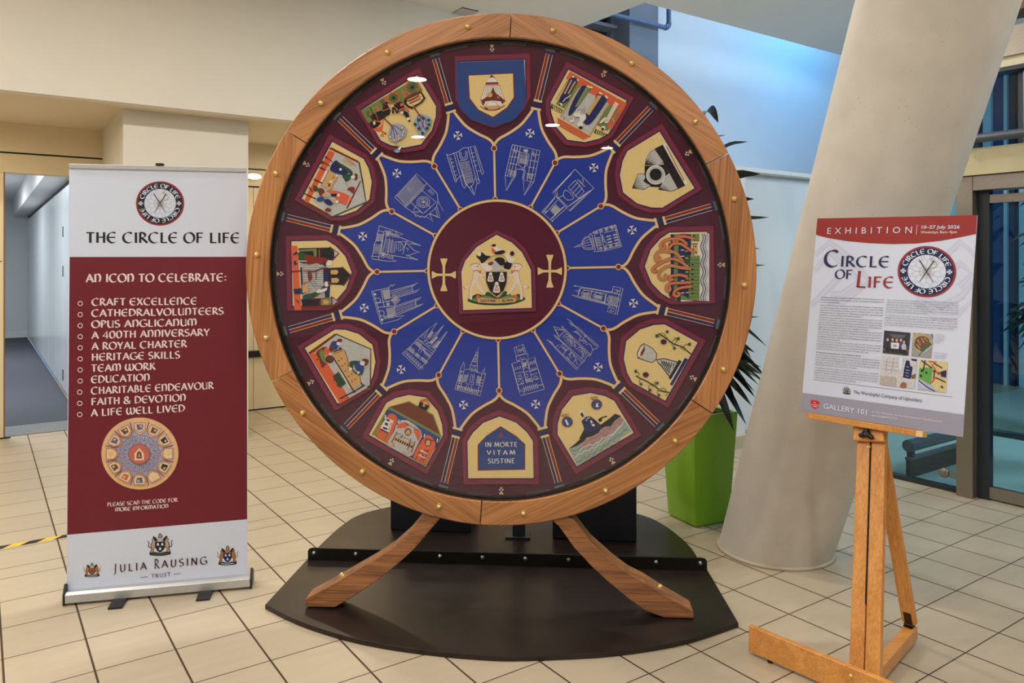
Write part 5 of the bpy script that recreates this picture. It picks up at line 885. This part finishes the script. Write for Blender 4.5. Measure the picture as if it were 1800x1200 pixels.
A.p(HDR, [(60,40),(900,20),(1830,20),(1830,236),(1780,246),(1600,282),(1400,318),(1150,346),(900,353),(650,343),(420,322),(230,292),(105,262),(60,252)]); A.build('printed_header', bd); A = Art(K7, p3, base=.0013)
A.p(GBD, [(-60,640),(62,660),(1755,890),(1900,910),(1900,1300),(-60,1300)]); A.build('printed_band', bd); A = Art(K7, p3, base=.0013); A.l(mat('rule_ink', (90,90,120), .6), 3, '175,520 1645,705'); A.build('printed_rule', bd)
T = Art(K5, p3, base=.0022)
hq = lambda K, x, y, h: abs(K(x, y-h)[1]-K(x, y)[1])
put_text(T, PWH, sans_polys('EXHIBITION', 1.75), K5(206,247), K5(1098,238), hq(K5,600,245,70)); T.l(PWH, 5, '1154,150 1146,254'); put_text(T, PWH, sans_polys('10–27 July 2026', 1, True), K5(1200,192), K5(1604,190), hq(K5,1400,190,36)); put_text(T, CRM, sans_polys('Weekdays 8am–4pm'), K5(1192,242), K5(1572,240), hq(K5,1400,240,30))
def pl(m, K, t, a, b, h, **k): put_text(T, m, pen_polys(t, GL, **k), K(*a), K(*b), h)
pl(NVI, K5, 'C', (172,592), (325,592), hq(K5,250,590,170), pen=.16, thin=.04); pl(NVI, K5, 'IRCLE', (345,590), (858,598), hq(K5,600,595,112), pen=.15, thin=.04, gap=.13)
pl(NVI, K5, 'OF', (288,716), (470,722), hq(K5,380,720,94), pen=.15, thin=.04); pl(RDI, K5, 'L', (505,806), (612,814), hq(K5,560,810,170), pen=.14, thin=.04); pl(RDI, K5, 'IFE', (632,810), (905,816), hq(K5,760,812,114), pen=.15, thin=.04, gap=.13)
put_text(T, NVI, pen_polys('The Worshipful Company of Upholders', ROMAN) if False else sans_polys('The Worshipful Company of Upholders'), K7(603,668), K7(1325,760), hq(K7,900,715,38))
put_text(T, PWH, sans_polys('GALLERY 101', .95, True), K7(286,824), K7(745,893), hq(K7,500,860,56)); put_text(T, CRM, sans_polys('at The Salvation Army International Headquarters'), K7(798,868), K7(1543,976), hq(K7,1200,930,22)); put_text(T, PWH, sans_polys('sar.my/gallery101', 1, True), K7(796,906), K7(1066,943), hq(K7,900,920,22))
T.build('printed_lettering', bd)
B = Art(K6, p3, base=.0022)
LC = [(140,['A striking new textile exhibition celebrating faith, craftsmanship, history and','remembrance will open at The Salvation Army’s International Headquarters in','London on 10 July 2026.']),
 (222,['Circle of Life has been created by the Worshipful Company of Upholders,','one of the ancient livery companies of the City of London, to mark the 400th','anniversary of the granting of its Royal Charter by King Charles I in 1626. The','Company traces its origins back to 1360 and has long been associated with','upholstery, soft furnishings and funeral traditions.']),
 (350,['At the heart of the exhibition is a major circular embroidered artwork, more than','2.3 metres in diameter, created using the ancient English embroidery technique','known as Opus Anglicanum. Designed by international iconographer Aidan','Hart, the artwork brings together the skills of the Royal School of Needlework,','English work and embroidery teams from 12 English cathedrals.']),
 (475,['Each cathedral team has contributed a detachable panel depicting scenes from','the Upholders’ history, including the making of mattresses, the Great Fire','of London and a funeral cortège. The inner circle includes silhouettes of the','participating cathedrals, reflecting both the geographical breadth of the project','and its spiritual resonance.']),
 (602,['Following its time in London, Circle of Life will tour the country, visiting','participating English cathedrals over the next three years. In this tour, the','exhibition will continue to connect communities through shared heritage,','sacred space and the careful preservation of traditional craft.']),
 (718,['#A historical connection for The Salvation Army']),
 (745,['For The Salvation Army, the exhibition has a particular significance. Interna-','tional Headquarters (IHQ) now stands on land close to the site of Wingfield','House, also known as Wingfield Place, which the Worshipful Company of','Upholders purchased in 1646 to serve as its livery hall. Just 20 years later, the','building was destroyed in the Great Fire of London.']),
 (880,['The exhibition therefore offers an opportunity not only to see a remarkable','contemporary work of textile art, but also to reflect on the layers of history','beneath 101 Queen Victoria Street. Centuries before The Salvation Army came','to this site, the surrounding streets were already connected with civic service,','craftsmanship, learning and international exchange.'])]
for y0, lines in LC:
    for i, t in enumerate(lines):
        y = y0+i*25.2; full = i < len(lines)-1; f = min(1.0, len(t)/77) if not full else 1.0
        bold = t[0] == '#'; t = t.lstrip('#'); f = .70 if bold else f
        xl = 142-.088*(y-140); xr = 806-.075*(y-140); dy = 26+(y-140)*.058
        put_text(B, INK, sans_polys(t, 1, bold), B.to2(xl, y), B.to2(xl+(xr-xl)*f, y+dy*f), hq(K6,400,300,14))
for y0, lines in ((168,['This connection gives the exhibition a special sense of continuity. A site once','linked with the work of a City livery company is now home to the international','leadership and administration of a global Christian movement working in 134','countries. The arrival of Circle of Life at IHQ also reflects a wider experience of','thread, bringing together the creative work of cathedral communities with the','mission and hospitality of The Salvation Army.']), (330,['A commemorative blue plaque near the site marks the former ‘Upholsterers’ Hall’,','helping to connect the present-day location with its past. For staff, visitors and','friends of The Salvation Army, the exhibition will offer a chance to see its life','setting in a new light and to appreciate the long and varied history of the place','from which The Salvation Army’s international mission is supported today.'])):
    for i, t in enumerate(lines):
        y = y0+i*25; f = 1.0 if i < len(lines)-1 else (.57 if y0 < 300 else .96)
        xl = 838-.09*(y-160); xr = 1592-.06*(y-160); put_text(B, INK, sans_polys(t), B.to2(xl, y), B.to2(xl+(xr-xl)*f, y+(34+(y-160)*.06)*f), hq(K6,1200,300,14))
for x, y, ls in ((1345,530,['The project team','with the trustees','and the livery','master, stewards','and wardens','in 2025.']), (1335,722,['A section of one panel','made for the wheel by','a cathedral workshop','during its making.'])):
    for i, t in enumerate(ls): put_text(B, INK, sans_polys(t), B.to2(x, y+i*17.5), B.to2(x+len(t)*6.4, y+i*17.5+len(t)*.55), hq(K6,1400,600,9))
B.build('printed_text', bd)
E1 = Art(K5, p3, base=.0022); emblem(E1, lambda x, y: K5(1257+308*x+6*y, 644-270*y+8*x), NVI); E1.build('printed_emblem', bd)
E2 = Art(K7, p3, base=.0022); crest(E2, lambda a, b: K7(531+46*a, 632-44*b+6*a), 1, 0); E2.build('printed_crest', bd)
E3 = Art(K7, p3, base=.0022); E3.sp(mat('badge_red', (206,24,34), .5), '154,738 200,742 243,752 240,790 232,812 198,830 168,812 155,784', 2)
for t, a, b, h in (('THE', (180,768), (206,772), 11), ('SALVATION', (162,789), (238,800), 13), ('ARMY', (176,808), (224,816), 13)): put_text(E3, WPR, sans_polys(t, 1, True), K7(*a), K7(*b), hq(K7,200,780,h))
E3.build('printed_badge', bd)
# four printed photographs
def ph_(f): X = Art(K6, p3, base=.0022); f(X); X.build('printed_photograph', bd)
i_ = lambda n, c: mat('photo_'+n, c, .5, vary=.15, scale=120)
def ph1(X):
    X.p(i_('dark',(44,42,52)), '808,484 1085,508 1062,750 790,722'); X.p(i_('roof',(88,90,100)), '860,520 1040,535 1000,570 900,560'); X.p(i_('floor',(70,52,44)), '793,690 1066,715 1062,750 790,722'); X.ls(i_('lamp',(226,190,120)), 6, '800,680 812,682; 1050,695 1062,697')
    for x, y, c in ((845,600,(40,40,52)),(897,600,(96,104,128)),(942,605,(186,110,110)),(985,605,(60,70,120)),(1018,625,(190,180,196))):
        X.sp(i_('suit%d' % x, c), f'{x-24},{y+20} {x},{y-5} {x+24},{y+22} {x+20},{y+70} {x-20},{y+66}'); X.p(i_('legs',(24,24,34)), f'{x-20},{y+60} {x+20},{y+64} {x+16},{y+118} {x-14},{y+114}'); X.c(i_('face',(206,166,146)), x, y-18, 13, 16, 12)
    X.p(WPR, '884,612 968,618 962,680 882,674'); X.c(GDI, 922,646,22,16,12)
def ph2(X):
    X.p(i_('cloth',(150,148,150)), '1112,508 1322,524 1302,776 1092,756'); X.sp(i_('pale',(176,164,120)), '1112,540 1200,510 1310,590 1310,640 1190,715 1120,640'); X.sp(i_('brown',(110,72,50)), '1125,640 1150,560 1230,545 1285,590 1230,660 1180,690'); X.p(i_('green',(70,92,60)), '1180,690 1290,600 1312,640 1200,712'); X.ls(i_('flame',(196,150,90)), 9, '1160,580 1190,640; 1200,560 1230,620; 1230,560 1265,600; 1150,630 1190,680'); X.ls(INK, 6, '1310,520 1320,560; 1170,750 1240,690'); X.ls(WPR, 4, '1200,730 1310,640; 1195,745 1308,655')
def ph3(X):
    X.to2 = K7; X.p(i_('paper',(198,198,204)), '905,272 1275,305 1245,620 882,575'); X.p(i_('paper2',(176,170,166)), '885,480 1060,500 1055,600 882,575'); X.ls(i_('pencil',(140,140,150)), 4, '920,330 1080,345; 915,370 1085,390; 910,410 1075,430; 960,290 940,450; 1030,300 1000,450'); X.p(WPR, '1090,290 1125,293 1110,420 1080,415'); X.p(NVI, '1160,318 1195,325 1200,370 1230,395 1205,515 1125,500 1140,400'); X.ls(WPR, 4, '1160,385 1190,390; 1155,420 1195,426; 1150,450 1190,456; 1148,480 1186,486'); X.p(INK, '1210,302 1275,308 1268,330 1220,320'); X.sp(i_('hand',(150,96,76)), '1095,590 1120,550 1160,560 1160,605 1110,605'); X.p(i_('wood',(120,90,70)), '1210,480 1262,460 1255,510 1215,510')
def ph4(X):
    X.to2 = K7; X.p(i_('cream',(206,190,140)), '1302,312 1595,338 1580,662 1278,625'); X.p(i_('grass',(96,160,80)), '1300,400 1440,390 1420,580 1290,510'); X.p(i_('lilac',(176,180,212)), '1285,520 1420,580 1490,640 1278,625'); X.ls(NVI, 11, '1290,530 1380,600 1460,645', 3); X.ls(WPR, 8, '1290,550 1360,610'); X.ls(INK, 12, '1320,320 1430,400; 1360,318 1340,430; 1450,350 1540,400; 1440,430 1560,470; 1470,500 1575,550; 1460,400 1450,520'); X.ls(CORL, 14, '1400,330 1480,340; 1430,360 1500,470 1580,440; 1420,560 1470,500'); X.p(NVI, '1520,440 1585,420 1580,500 1530,490'); X.ls(INK, 18, '1320,420 1330,440; 1372,440 1376,460; 1312,470 1320,495; 1530,590 1545,610')
for f in (ph1, ph2, ph3, ph4): ph_(f)
# ---- easel
def at(u, v, Y): return Vector(((u-900)/F*Y, Y, EYE-(v-HZ)/F*Y))
ea = thing('display_easel', 'light beech studio easel with a black clamp knob carrying the poster before the concrete pillar', 'easel', (1.30, 2.93, 0)); EO = Vector((1.30, 2.93, 0))
fb = Vector((math.cos(math.radians(-50)), math.sin(math.radians(-50)), 0)); bk = Vector((-fb.y, fb.x, 0))
def beam(m, a, b, w, t, mt, wdir):   # rectangular bar from a to b; w along wdir
    a, b = Vector(a)-EO, Vector(b)-EO; d = (b-a).normalized(); x = (wdir-d*wdir.dot(d)).normalized(); y = d.cross(x)
    vs = [p+x*sx*w/2+y*sy*t/2 for p in (a, b) for sx, sy in ((-1,-1),(1,-1),(1,1),(-1,1))]
    m.add(vs, [(3,2,1,0),(4,5,6,7),(0,1,5,4),(1,2,6,5),(2,3,7,6),(3,0,4,7)], mt)
lft = Vector((*fl(1319,1143,.012), 0)); L0 = Vector((lft.x, lft.y, .065))
m = MB(); beam(m, L0, L0+fb*.86, .105, .026, BEE, Vector((0,0,1))); fbar = m.build('front_bar', ea, bevel=.003)
for s in (.09, .76):
    m = MB(); p = L0+fb*s-EO; m.lathe([(.011,0),(.011,.014)], Matrix.Translation((p.x,p.y,0)), BPL, 12); m.build('foot_pad', ea)
A_ = L0+fb*.455+bk*.034; A_.z = .03; ab = ppx(1527,757); B_ = PC+PRX*ab[0]+PUX*ab[1]+PNX*.042; dirm = (B_-A_).normalized(); TOP = A_+dirm*1.62
slot0, slot1 = .32, .98
m = MB(); off = fb*.0295
for sg in (-1, 1): beam(m, A_+off*sg, TOP+off*sg, .054, .028, BEZ, fb)
m.build('mast', ea, bevel=.003)
m = MB(); beam(m, A_+dirm*.30-bk*.0135, A_+dirm*1.0-bk*.0135, .006, .004, mat('slot_shadow', (26,16,10), .8), fb); m.build('mast_slot_shade', ea)  # dark strip laid on as the shade inside the mast slot
CL = A_+dirm*((B_-A_).length-.0)-bk*.028
m = MB(); beam(m, CL-dirm*.040, CL+dirm*.030, .125, .026, BEE, fb); m.build('clamp_block', ea, bevel=.006)
m = MB(); MK = Matrix.Translation(CL-EO-bk*.013-dirm*.002) @ Matrix((fb, dirm, -bk)).transposed().to_4x4()
m.lathe([(.010,0),(.014,.008),(.014,.022),(.006,.026)], MK, BPL, 16)
for k in range(3):
    a = math.radians(90+120*k); pth = [MK @ Vector((math.cos(a)*r, math.sin(a)*r, .014)) for r in (.004,.016,.026,.032)]; m.tube(pth, [.010,.009,.0095,.006], BPL, 10)
m.build('clamp_knob', ea)
m = MB(); pth = CL-EO-dirm*.058-bk*.002; m.lathe([(.008,0),(.007,.006),(.003,.009)], Matrix.Translation(pth) @ Matrix((fb, dirm, -bk)).transposed().to_4x4(), BRS, 14); m.build('slot_bolt', ea)
l0 = PC+PRX*-.275-PUX*(ph+.0135)+PNX*.004; l1 = PC+PRX*.155-PUX*(ph+.0135)+PNX*.004
m = MB(); beam(m, l0, l1, .024, .055, BEE, PUX); m.build('ledge', ea, bevel=.003)
m = MB(); beam(m, l1+PRX*.0005, l1+PRX*.026, .0225, .058, mat('bare_beech', (232,196,140), .5), PUX); m.build('ledge_cap', ea, bevel=.002)
R0 = L0+fb*.455+bk*.02; R0.z = .045; RE = Vector((*fl(1603,1128,0), 0)); RE.z = .045
m = MB(); beam(m, R0, RE, .055, .045, BEE, Vector((0,0,1))); m.build('rear_bar', ea, bevel=.003)
S0 = RE+Vector((0,0,.045))-bk*.02; S1 = A_+dirm*.93+bk*.05
m = MB(); beam(m, S0, S1, .058, .022, BEZ, fb); m.build('rear_strut', ea, bevel=.003)
HB = mat('bronze_hinge', (70,52,30), .4, .7); m = MB(); d_ = (S1-S0).normalized(); beam(m, S0-d_*.012-bk*.013, S0+d_*.045-bk*.0125, .030, .003, HB, fb); beam(m, RE+Vector((0,0,.030))-bk*.045, RE+Vector((0,0,.030))-bk*.005, .034, .004, HB, fb); pp = S0-EO-bk*.012-Vector((0,0,.008)); m.tube([pp-fb*.018, pp+fb*.018], .005, HB, 10); m.build('hinge', ea)
riv = None
for s, z in ((.425,.088),(.485,.083),(.428,.052),(.488,.046)):
    p = L0+fb*s-EO-bk*.0125; Mx = Matrix((fb, Vector((0,0,1)), -bk)).transposed()
    if riv is None: m = MB(); m.lathe([(.008,0),(.0075,.003),(.004,.0055),(.001,.0062)], Matrix.Identity(4), BRS, 14); o = m.build('rivet', fbar); riv = o.data
    else: o = ob('rivet', riv, fbar)
    o.location = (p.x, p.y, z); o.rotation_euler = Mx.to_euler()
# ================================================================ planters
GRP = mat('lime_green_gloss', (124, 178, 24), .28, vary=.02, coat=.3); SOIL = mat('potting_soil', (44, 34, 26), .95, vary=.3); LEAF = mat('dark_strap_leaf', (20, 34, 26), .38, vary=.25, scale=12); LEF2 = mat('leaf_underside', (52, 76, 36), .5, vary=.2); CANE = mat('cane_bark', (92, 78, 58), .9, vary=.2)
PX_, PY_, PA_ = 1.163, 4.79, math.radians(25.8)
pl_ = thing('potted_dracaena', 'tall lime green planter with dark strap-leaved plant behind the round case by the concrete pillar', 'plant', (PX_, PY_, 0), PA_)
m = MB(); h0, h1, HT = .132, .167, .68
sq = lambda h, z: [(-h,-h,z),(h,-h,z),(h,h,z),(-h,h,z)]
vs = sq(h0-.01,.0)+sq(h0-.01,.008)+sq(h0,.010)+sq(h1,HT)+sq(h1-.022,HT)+sq(h1-.026,HT-.05)
m.add(vs, [(3,2,1,0)]+[(i*4+j, i*4+(j+1) % 4, (i+1)*4+(j+1) % 4, (i+1)*4+j) for i in range(5) for j in range(4)]+[(20,21,22,23)], GRP); m.build('planter', pl_, bevel=.003)
m = MB(); m.add(sq(h1-.0245,HT-.045)+sq(h1-.0245,HT-.03), [(4,5,6,7),(0,1,5,4),(1,2,6,5),(2,3,7,6),(3,0,4,7)], SOIL); m.build('soil', pl_)
PRI = Matrix.Rotation(-PA_, 3, 'Z'); toL = lambda v: PRI @ (Vector(v)-Vector((PX_, PY_, 0)))
canes = [[(-.03,.0,.62),(-.04,.02,1.2),(-.02,.0,1.8),(.0,.0,2.35)], [(.05,-.03,.62),(.07,-.04,1.0)], [(-.06,.05,.62),(-.09,.07,1.5)]]
m = MB()
for c in canes: m.tube([toL((PX_+x, PY_+y, z)) for x, y, z in c], .016, CANE, 8)
m.build('stem', pl_)
lm = MB()
def leaf(a, b, wid, sag, curl=0.0):
    a, b = Vector(a), Vector(b); d = b-a; n = 8; side = Matrix.Rotation(random.uniform(-.95, .95), 3, d.normalized()) @ d.cross(Vector((0,0,1))).normalized(); vs = []
    for i in range(n+1):
        t = i/n; p = a+d*t+Vector((0,0,sag*math.sin(math.pi*min(1,t*1.05))-curl*t*t*t)); w = wid*(math.sin(math.pi*min(1.0, .12+.88*t))**.7) if t < 1 else .001
        vs += [toL(p-side*w/2+Vector((0,0,.18*w))), toL(p-Vector((0,0,.10*w))), toL(p+side*w/2+Vector((0,0,.18*w)))]
    lm.add(vs, [(3*i+j, 3*i+j+1, 3*i+j+4, 3*i+j+3) for i in range(n) for j in (0, 1)], LEAF if random.random() < .8 else LEF2, True)
def tip(u, v, Y): return Vector(((u-900)/F*Y, Y, EYE-(v-HZ)/F*Y))
for u, v, Y, w in ((1221,178,4.75,.035),(1276,228,4.72,.03),(1315,240,4.7,.06),(1336,297,4.72,.065),(1300,300,4.8,.03),(1326,341,4.75,.055),(1352,373,4.70,.065),(1336,428,4.78,.035),(1346,457,4.72,.06),(1335,548,4.74,.05),(1327,611,4.74,.05),(1338,637,4.70,.05),(1340,650,4.66,.055),(1334,668,4.68,.06),(1328,690,4.64,.06),(1322,705,4.6,.06),(1312,738,4.58,.06),(1290,748,4.56,.05),(1330,655,4.8,.06),(1326,682,4.84,.06),(1300,716,4.66,.06)):
    b = tip(u, v, Y); z0 = max(.85, b.z-.22) if v < 600 else .88+random.random()*.2
    leaf((PX_+.0, PY_, z0), b, w*1.3, .05, .03)
for i in range(64):
    a = random.random()*6.283; z = .84+random.random()*.28 if i < 42 else 1.2+(i-42)*.06; r = (.34 if i < 42 else .26)+random.random()*.16
    if math.cos(a) > .5 and i >= 42: a += 2.0
    leaf((PX_-.02, PY_, z), (PX_+math.cos(a)*r, PY_+math.sin(a)*r, z+.18+random.random()*.1-(.16 if i < 42 else 0)), .075, .07, .12)
lm.build('foliage', pl_)
p2 = copy_tree(pl_); p2.location = (5.00, 7.05, 0.0); p2.rotation_euler = (0, 0, PA_+.4); p2['label'] = 'second lime green planter with dark plant seen through the entrance glass at the right'
# ================================================================ doors, cupboards
m = MB(); m.gbox(-1.72,.188,8.33,8.37,.012,2.408,TAN); d1 = m.build('door_1', None, kind='structure')
m = MB(); m.gbox(.188,.199,8.325,8.372,.012,2.408,mat('brown_door_edge', (120,92,56), .5)); m.build('door_edge', d1)
m = MB(); m.gbox(.150,.156,8.327,8.3295,1.60,1.648,INK); m.gbox(.150,.176,8.327,8.3295,1.60,1.607,INK); m.build('door_letter', d1)
m = MB(); m.gbox(-1.72,.24,8.318,8.372,0,.011,BLK); m.build('door_track', d1)
cu = thing('corridor_cupboards', 'run of white full-height cupboards along the grey carpeted corridor through the left doorway', 'cupboard', W(.85, 8.56, 0), A0)
def G(p, q): return (p-.85, q-8.56)
SEAM = [8.56,9.65,10.8,11.93,13.2,14.35,15.4,16.8,17.95,19.15]
m = MB(); m.box((.022,0,0),(.10,SEAM[-1]-8.56,.05), DKG); m.box((.022,0,.05),(.10,SEAM[-1]-8.56,2.50), BLK); m.box((.015,0,2.50),(.10,SEAM[-1]-8.56,2.549), BLK); m.build('carcass', cu)
for i in range(9):
    m = MB(); m.box((0,SEAM[i]-8.56+.004,.05),(.02,SEAM[i+1]-8.56-.004,2.49), WLA); dr = m.build('door', cu, bevel=.003)
    if i < 2:
        for z in (.16, 1.42, 1.9):
            m = MB(); y = SEAM[i+1]-8.56; m.box((-.008,y-.016,z),(.0,y+.012,z+.13), BPL); m.build('hinge', dr)
m = MB(); y = .30; m.box((-.012,y-.03,.98),(-.0005,y+.03,1.16), BPL); m.tube([(-.010,y,1.07),(-.05,y,1.07),(-.055,y+.12,1.07)], .010, BPL, 10); m.build('handle', cu)
m = MB(); m.gbox(2.02,4.6,8.345,8.3715,.575,.645,BPL); m.build('trim_rail', None, kind='structure', bevel=.004)
t = thing('wall_light', 'small bright oval light on the tan wall head between the banner and the round case', 'lamp', W(2.43, 8.37, 2.515), A0)
m = MB(); n = 28; P = circ(0,0,.085,.034,n=n); m.prism(P, lambda a, b: (a, .0015, b), lambda a, b: (a, -.018, b), mat('lamp_rim', (210,206,196), .4)); m.build('housing', t)
m = MB(); m.prism(circ(0,0,.076,.028,n=n), lambda a, b: (a, -.0185, b), lambda a, b: (a, -.023, b), mat('lit_diffuser', (255,246,228), .4, emit=9)); m.build('diffuser', t)
t = thing('ceiling_hatch', 'small square access panel in the white ceiling above the top of the round case', 'hatch', W(3.99, 6.62, CEIL), A0)
m = MB(); m.box((0,0,-.012),(.19,.18,-.0005), mat('hatch_grey', (186,182,172), .7)); m.build('panel', t); m = MB(); m.box((-.006,-.006,-.006),(.196,.0,-.0008), BLK); m.box((.19,-.006,-.006),(.196,.18,-.0008), BLK); m.build('gap_seal', t)
# hazard tape on the floor
m = MB(); YEL = mat('yellow_tape', (226, 190, 60), .5); 
for i in range(11):
    p0 = -.30+i*.082; sl = .05; vs = [W(p0+(sl if s else 0), 5.14+(.052 if s else 0), .0012) for s in (0, 1)]+[W(p0+.082+(sl if s else 0), 5.14+(.052 if s else 0), .0012) for s in (1, 0)]
    vs = [vs[0], vs[3], vs[2], vs[1]]; lo = [Vector((v.x, v.y, .0004)) for v in vs]; m.add(vs+lo, [(0,1,2,3),(7,6,5,4),(0,4,5,1),(1,5,6,2),(2,6,7,3),(3,7,4,0)], YEL if i % 2 else INK)
tp = m.build('floor_tape'); tp['label'] = 'yellow and black hazard tape stuck on the beige floor left of the banner'; tp['category'] = 'tape'
# ================================================================ entrance details
m = MB(); m.gbox(5.57,5.63,2.405,2.478,.0,2.078,DKG); m.gbox(5.575,5.625,-3.0,2.405,.012,.088,STL); m.gbox(5.575,5.625,-3.0,2.405,1.995,2.05,STL); d2 = m.build('door_2', None, kind='structure')
m = MB(); m.gbox(5.596,5.604,-3.0,2.404,.089,1.994,GLS); m.build('door_glass', d2)
t = thing('glass_fixing', 'round stainless fixing disc on the glass beside the foot of the steel entrance post', 'fixing', W(5.582, 2.70, .117), A0)
DX = Matrix.Rotation(-math.pi/2, 4, 'Y')
m = MB(); m.lathe([(.034,0),(.034,.010),(.030,.016),(.004,.017)], DX, STL, 24); m.build('disc', t); m = MB(); m.box((-.002,-.105,-.030),(.0025,-.034,.030), mat('clear_bracket', (120,140,140), .2)); m.build('bracket', t)
t = thing('ceiling_rail_pipe', 'grey horizontal tube with a steel end cap above the entrance door', 'pipe', W(5.42, 2.50, 2.415), A0)
m = MB(); m.tube([(0,.0,0),(0,-5.2,0)], .030, PIP, 16); m.build('tube', t); m = MB(); m.lathe([(.040,-.012),(.040,.012),(.030,.020)], Matrix.Translation((0,.012,0)) @ Matrix.Rotation(-math.pi/2, 4, 'X'), STL, 20); m.build('end_cap', t)
for q in (1.2, -1.6):
    m = MB(); m.box((-.01,q-2.5-.01,-.0),(.07,q-2.5+.01,.02), DKG); m.build('bracket', t)
t = thing('low_guard_rail', 'fat grey guard tube over a low black panel outside the entrance glass', 'rail', W(5.66, 3.0, 0), A0)
m = MB(); m.tube([(0,0,.235),(1.0,0,.235)], .045, PIP, 16); m.build('tube', t); m = MB(); m.box((0,-.015,.0),(1.05,.015,.13), BPL); m.box((0,-.022,.13),(1.05,.022,.15), PIP); m.build('panel', t); m = MB(); m.box((.02,-.02,.13),(.06,.02,.23), DKG); m.box((.95,-.02,.13),(.99,.02,.23), DKG); m.build('bracket', t)
t = thing('door_post', 'round grey post with rail stubs standing behind the entrance glass', 'post', W(5.88, 2.16, 0), A0)
m = MB(); m.tube([(0,0,0),(0,0,3.4)], .040, PIP, 16); m.build('post', t); m = MB(); m.tube([(.0,.04,.40),(.0,.40,.40)], .026, PIP, 12); m.tube([(.0,-.04,.40),(.0,-1.8,.40)], .026, PIP, 12); m.build('rail', t)
t = thing('low_black_panel', 'low black panel behind the entrance glass at the right edge', 'panel', W(5.95, -.2, 0), A0)
m = MB(); m.box((0,-1.5,0),(.03,2.30,.31), BPL); m.box((-.005,-1.5,.31),(.035,2.30,.335), PIP); m.build('panel', t)
t = thing('drain_pipe', 'blue-grey drain pipe with an elbow high on the wall above the round case', 'pipe', (0, 0, 0))
e0, e1 = W(6.10,6.80,4.53), W(7.055,6.80,4.53)
m = MB(); m.tube([e0, e1], .030, mat('blue_grey_pipe', (92,112,146), .4), 14); pe = [e1+DV*(.07*math.sin(a))+Vector((0,0,.07-.07*math.cos(a))) for a in [math.radians(x) for x in range(0, 91, 15)]]; m.tube(pe, .036, MATS['blue_grey_pipe'], 14); m.tube([pe[-1], pe[-1]+Vector((0,0,1.6))], .030, MATS['blue_grey_pipe'], 14); m.build('pipe', t)
# ceiling lamps of the hall, added fill lamps included
lm_me = None
for i, (x, y, k) in enumerate(LAMPS):
    t = thing('ceiling_light', 'round recessed downlight in the white hall ceiling in front of the round case', 'lamp', (x, y, CEIL), 0, 'downlights in the hall ceiling')
    if lm_me is None:
        m = MB(); m.lathe([(.14,-.012),(.165,-.010),(.165,-.001),(.14,-.001)], Matrix.Identity(4), MATS['lamp_rim'], 32); a = m.build('trim_ring', t); m = MB(); m.lathe([(.138,-.008),(.138,-.002)], Matrix.Identity(4), MATS['lit_diffuser'], 32); b = m.build('diffuser', t); lm_me = (a.data, b.data)
    else: ob('trim_ring', lm_me[0], t); ob('diffuser', lm_me[1], t)
